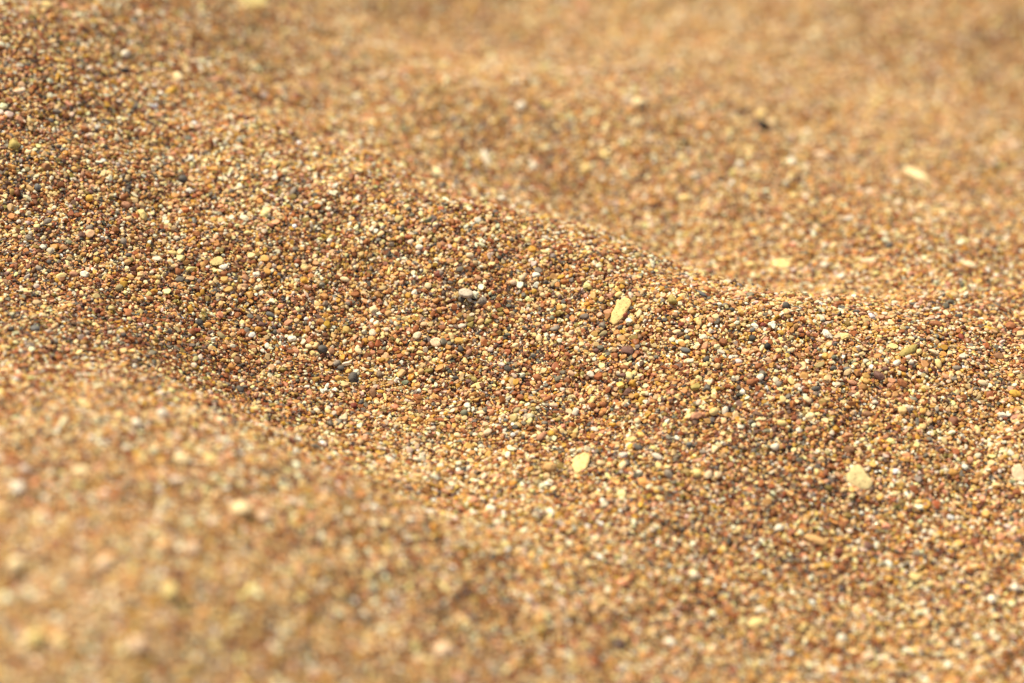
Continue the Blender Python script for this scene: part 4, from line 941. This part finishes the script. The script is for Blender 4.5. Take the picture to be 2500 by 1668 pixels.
pick = (rng.random(n)[:, None] > cum).sum(1).clip(0, len(pal) - 1)
tint = pal[pick] * np.exp(rng.normal(0, 0.17, n))[:, None] * np.exp(rng.normal(0, 0.06, (n, 3)))
tint = np.clip(tint, 0.015, 0.9)
bigdark = (tint.mean(1) < 0.13) & (a > 0.00062)
a[bigdark] *= 0.75
b[bigdark] *= 0.75
c[bigdark] *= 0.75
rough = rng.uniform(0.42, 0.70, n)
shiny = (rng.random(n) < 0.04) & (a < 0.0006)
rough[shiny] = rng.uniform(0.18, 0.30, shiny.sum())

# make room where a pebble lies
alive = np.ones(n, bool)
for (px, py, pz, Rm, ha, hb, hc) in pebble_rows:
    near = np.nonzero((np.abs(X - px) < ha * 1.1) & (np.abs(Y - py) < ha * 1.1) & (np.abs(Z - pz) < ha * 1.3))[0]
    if len(near) == 0:
        continue
    Q = np.stack([X[near] - px, Y[near] - py, Z[near] - pz], 1) @ np.array(Rm)
    ins = (Q[:, 0] / (ha + 0.00025)) ** 2 + (Q[:, 1] / (hb + 0.00025)) ** 2 < 1.0
    low = Q[:, 2] < -hc * 0.8
    alive[near[ins & ~low]] = False
sel = np.nonzero(alive)[0]

pm = bpy.data.meshes.new("sand_grains")
pm.vertices.add(len(sel))
pm.vertices.foreach_set("co", np.stack([X, Y, Z], 1)[sel].astype(np.float32).ravel())
for nm, typ, arr in (("turn", 'FLOAT_VECTOR', rot), ("half_axes", 'FLOAT_VECTOR', np.stack([a, b, c], 1)),
                     ("tint", 'FLOAT_COLOR', np.concatenate([tint, rough[:, None]], 1))):
    at = pm.attributes.new(nm, typ, 'POINT')
    at.data.foreach_set("color" if typ == 'FLOAT_COLOR' else "vector", arr[sel].astype(np.float32).ravel())
at = pm.attributes.new("variant", 'INT', 'POINT')
NVAR = 20
at.data.foreach_set("value", rng.integers(0, NVAR, len(sel)).astype(np.int32))
pm.materials.append(M_GRAIN)
sand = bpy.data.objects.new("sand_grains", pm)
sand["kind"] = "stuff"
sand["label"] = "loose coarse sand of cream, ochre, rust and grey grains"
COL.objects.link(sand)

gt = bpy.data.node_groups.new("scatter_grains", 'GeometryNodeTree')
gt.interface.new_socket("Geometry", in_out='INPUT', socket_type='NodeSocketGeometry')
gt.interface.new_socket("Geometry", in_out='OUTPUT', socket_type='NodeSocketGeometry')
GN, GL = gt.nodes, gt.links
gi = GN.new("NodeGroupInput")
go = GN.new("NodeGroupOutput")
vr = random.Random(5)
pos = GN.new("GeometryNodeInputPosition")
g2i = GN.new("GeometryNodeGeometryToInstance")
for k in range(NVAR):
    ico = GN.new("GeometryNodeMeshIcoSphere")
    ico.inputs["Radius"].default_value = 1.0
    ico.inputs["Subdivisions"].default_value = 3
    off = GN.new("ShaderNodeVectorMath")
    off.operation = 'ADD'
    off.inputs[1].default_value = (vr.uniform(-40, 40), vr.uniform(-40, 40), vr.uniform(-40, 40))
    GL.new(pos.outputs[0], off.inputs[0])
    nz = GN.new("ShaderNodeTexNoise")
    nz.inputs["Scale"].default_value = 1.15
    nz.inputs["Detail"].default_value = 2.0
    GL.new(off.outputs[0], nz.inputs["Vector"])
    mr = GN.new("ShaderNodeMapRange")
    mr.inputs[1].default_value = 0.2
    mr.inputs[2].default_value = 0.8
    mr.inputs[3].default_value = 0.72
    mr.inputs[4].default_value = 1.30
    GL.new(nz.outputs["Fac"], mr.inputs[0])
    sc = GN.new("ShaderNodeVectorMath")
    sc.operation = 'SCALE'
    GL.new(pos.outputs[0], sc.inputs[0])
    GL.new(mr.outputs[0], sc.inputs["Scale"])
    last = sc.outputs[0]
    for _ in range((1, 3, 6, 4, 8)[k % 5]):     # worn facets; some grains stay round, some are broken
        nn = Vector((vr.gauss(0, 1), vr.gauss(0, 1), vr.gauss(0, 1))).normalized()
        dt = GN.new("ShaderNodeVectorMath")
        dt.operation = 'DOT_PRODUCT'
        dt.inputs[1].default_value = nn
        GL.new(last, dt.inputs[0])
        sb = GN.new("ShaderNodeMath")
        sb.operation = 'SUBTRACT'
        sb.inputs[1].default_value = vr.uniform(0.48, 0.78)
        GL.new(dt.outputs["Value"], sb.inputs[0])
        mxx = GN.new("ShaderNodeMath")
        mxx.operation = 'MAXIMUM'
        mxx.inputs[1].default_value = 0.0
        GL.new(sb.outputs[0], mxx.inputs[0])
        vv = GN.new("ShaderNodeVectorMath")
        vv.operation = 'SCALE'
        vv.inputs[0].default_value = nn
        GL.new(mxx.outputs[0], vv.inputs["Scale"])
        s2 = GN.new("ShaderNodeVectorMath")
        s2.operation = 'SUBTRACT'
        GL.new(last, s2.inputs[0])
        GL.new(vv.outputs[0], s2.inputs[1])
        last = s2.outputs[0]
    sp = GN.new("GeometryNodeSetPosition")
    GL.new(ico.outputs[0], sp.inputs["Geometry"])
    GL.new(last, sp.inputs["Position"])
    sm = GN.new("GeometryNodeSetShadeSmooth")
    GL.new(sp.outputs[0], sm.inputs[0])
    mt = GN.new("GeometryNodeSetMaterial")
    mt.inputs["Material"].default_value = M_GRAIN
    GL.new(sm.outputs[0], mt.inputs[0])
    GL.new(mt.outputs[0], g2i.inputs[0])


def named(nm, typ):
    q = GN.new("GeometryNodeInputNamedAttribute")
    q.data_type = typ
    q.inputs["Name"].default_value = nm
    return q.outputs["Attribute"]


iop = GN.new("GeometryNodeInstanceOnPoints")
GL.new(gi.outputs[0], iop.inputs["Points"])
GL.new(g2i.outputs[0], iop.inputs["Instance"])
iop.inputs["Pick Instance"].default_value = True
GL.new(named("variant", 'INT'), iop.inputs["Instance Index"])
e2r = GN.new("FunctionNodeEulerToRotation")
GL.new(named("turn", 'FLOAT_VECTOR'), e2r.inputs[0])
GL.new(e2r.outputs[0], iop.inputs["Rotation"])
GL.new(named("half_axes", 'FLOAT_VECTOR'), iop.inputs["Scale"])
GL.new(iop.outputs[0], go.inputs[0])
mod = sand.modifiers.new("scatter_grains", 'NODES')
mod.node_group = gt
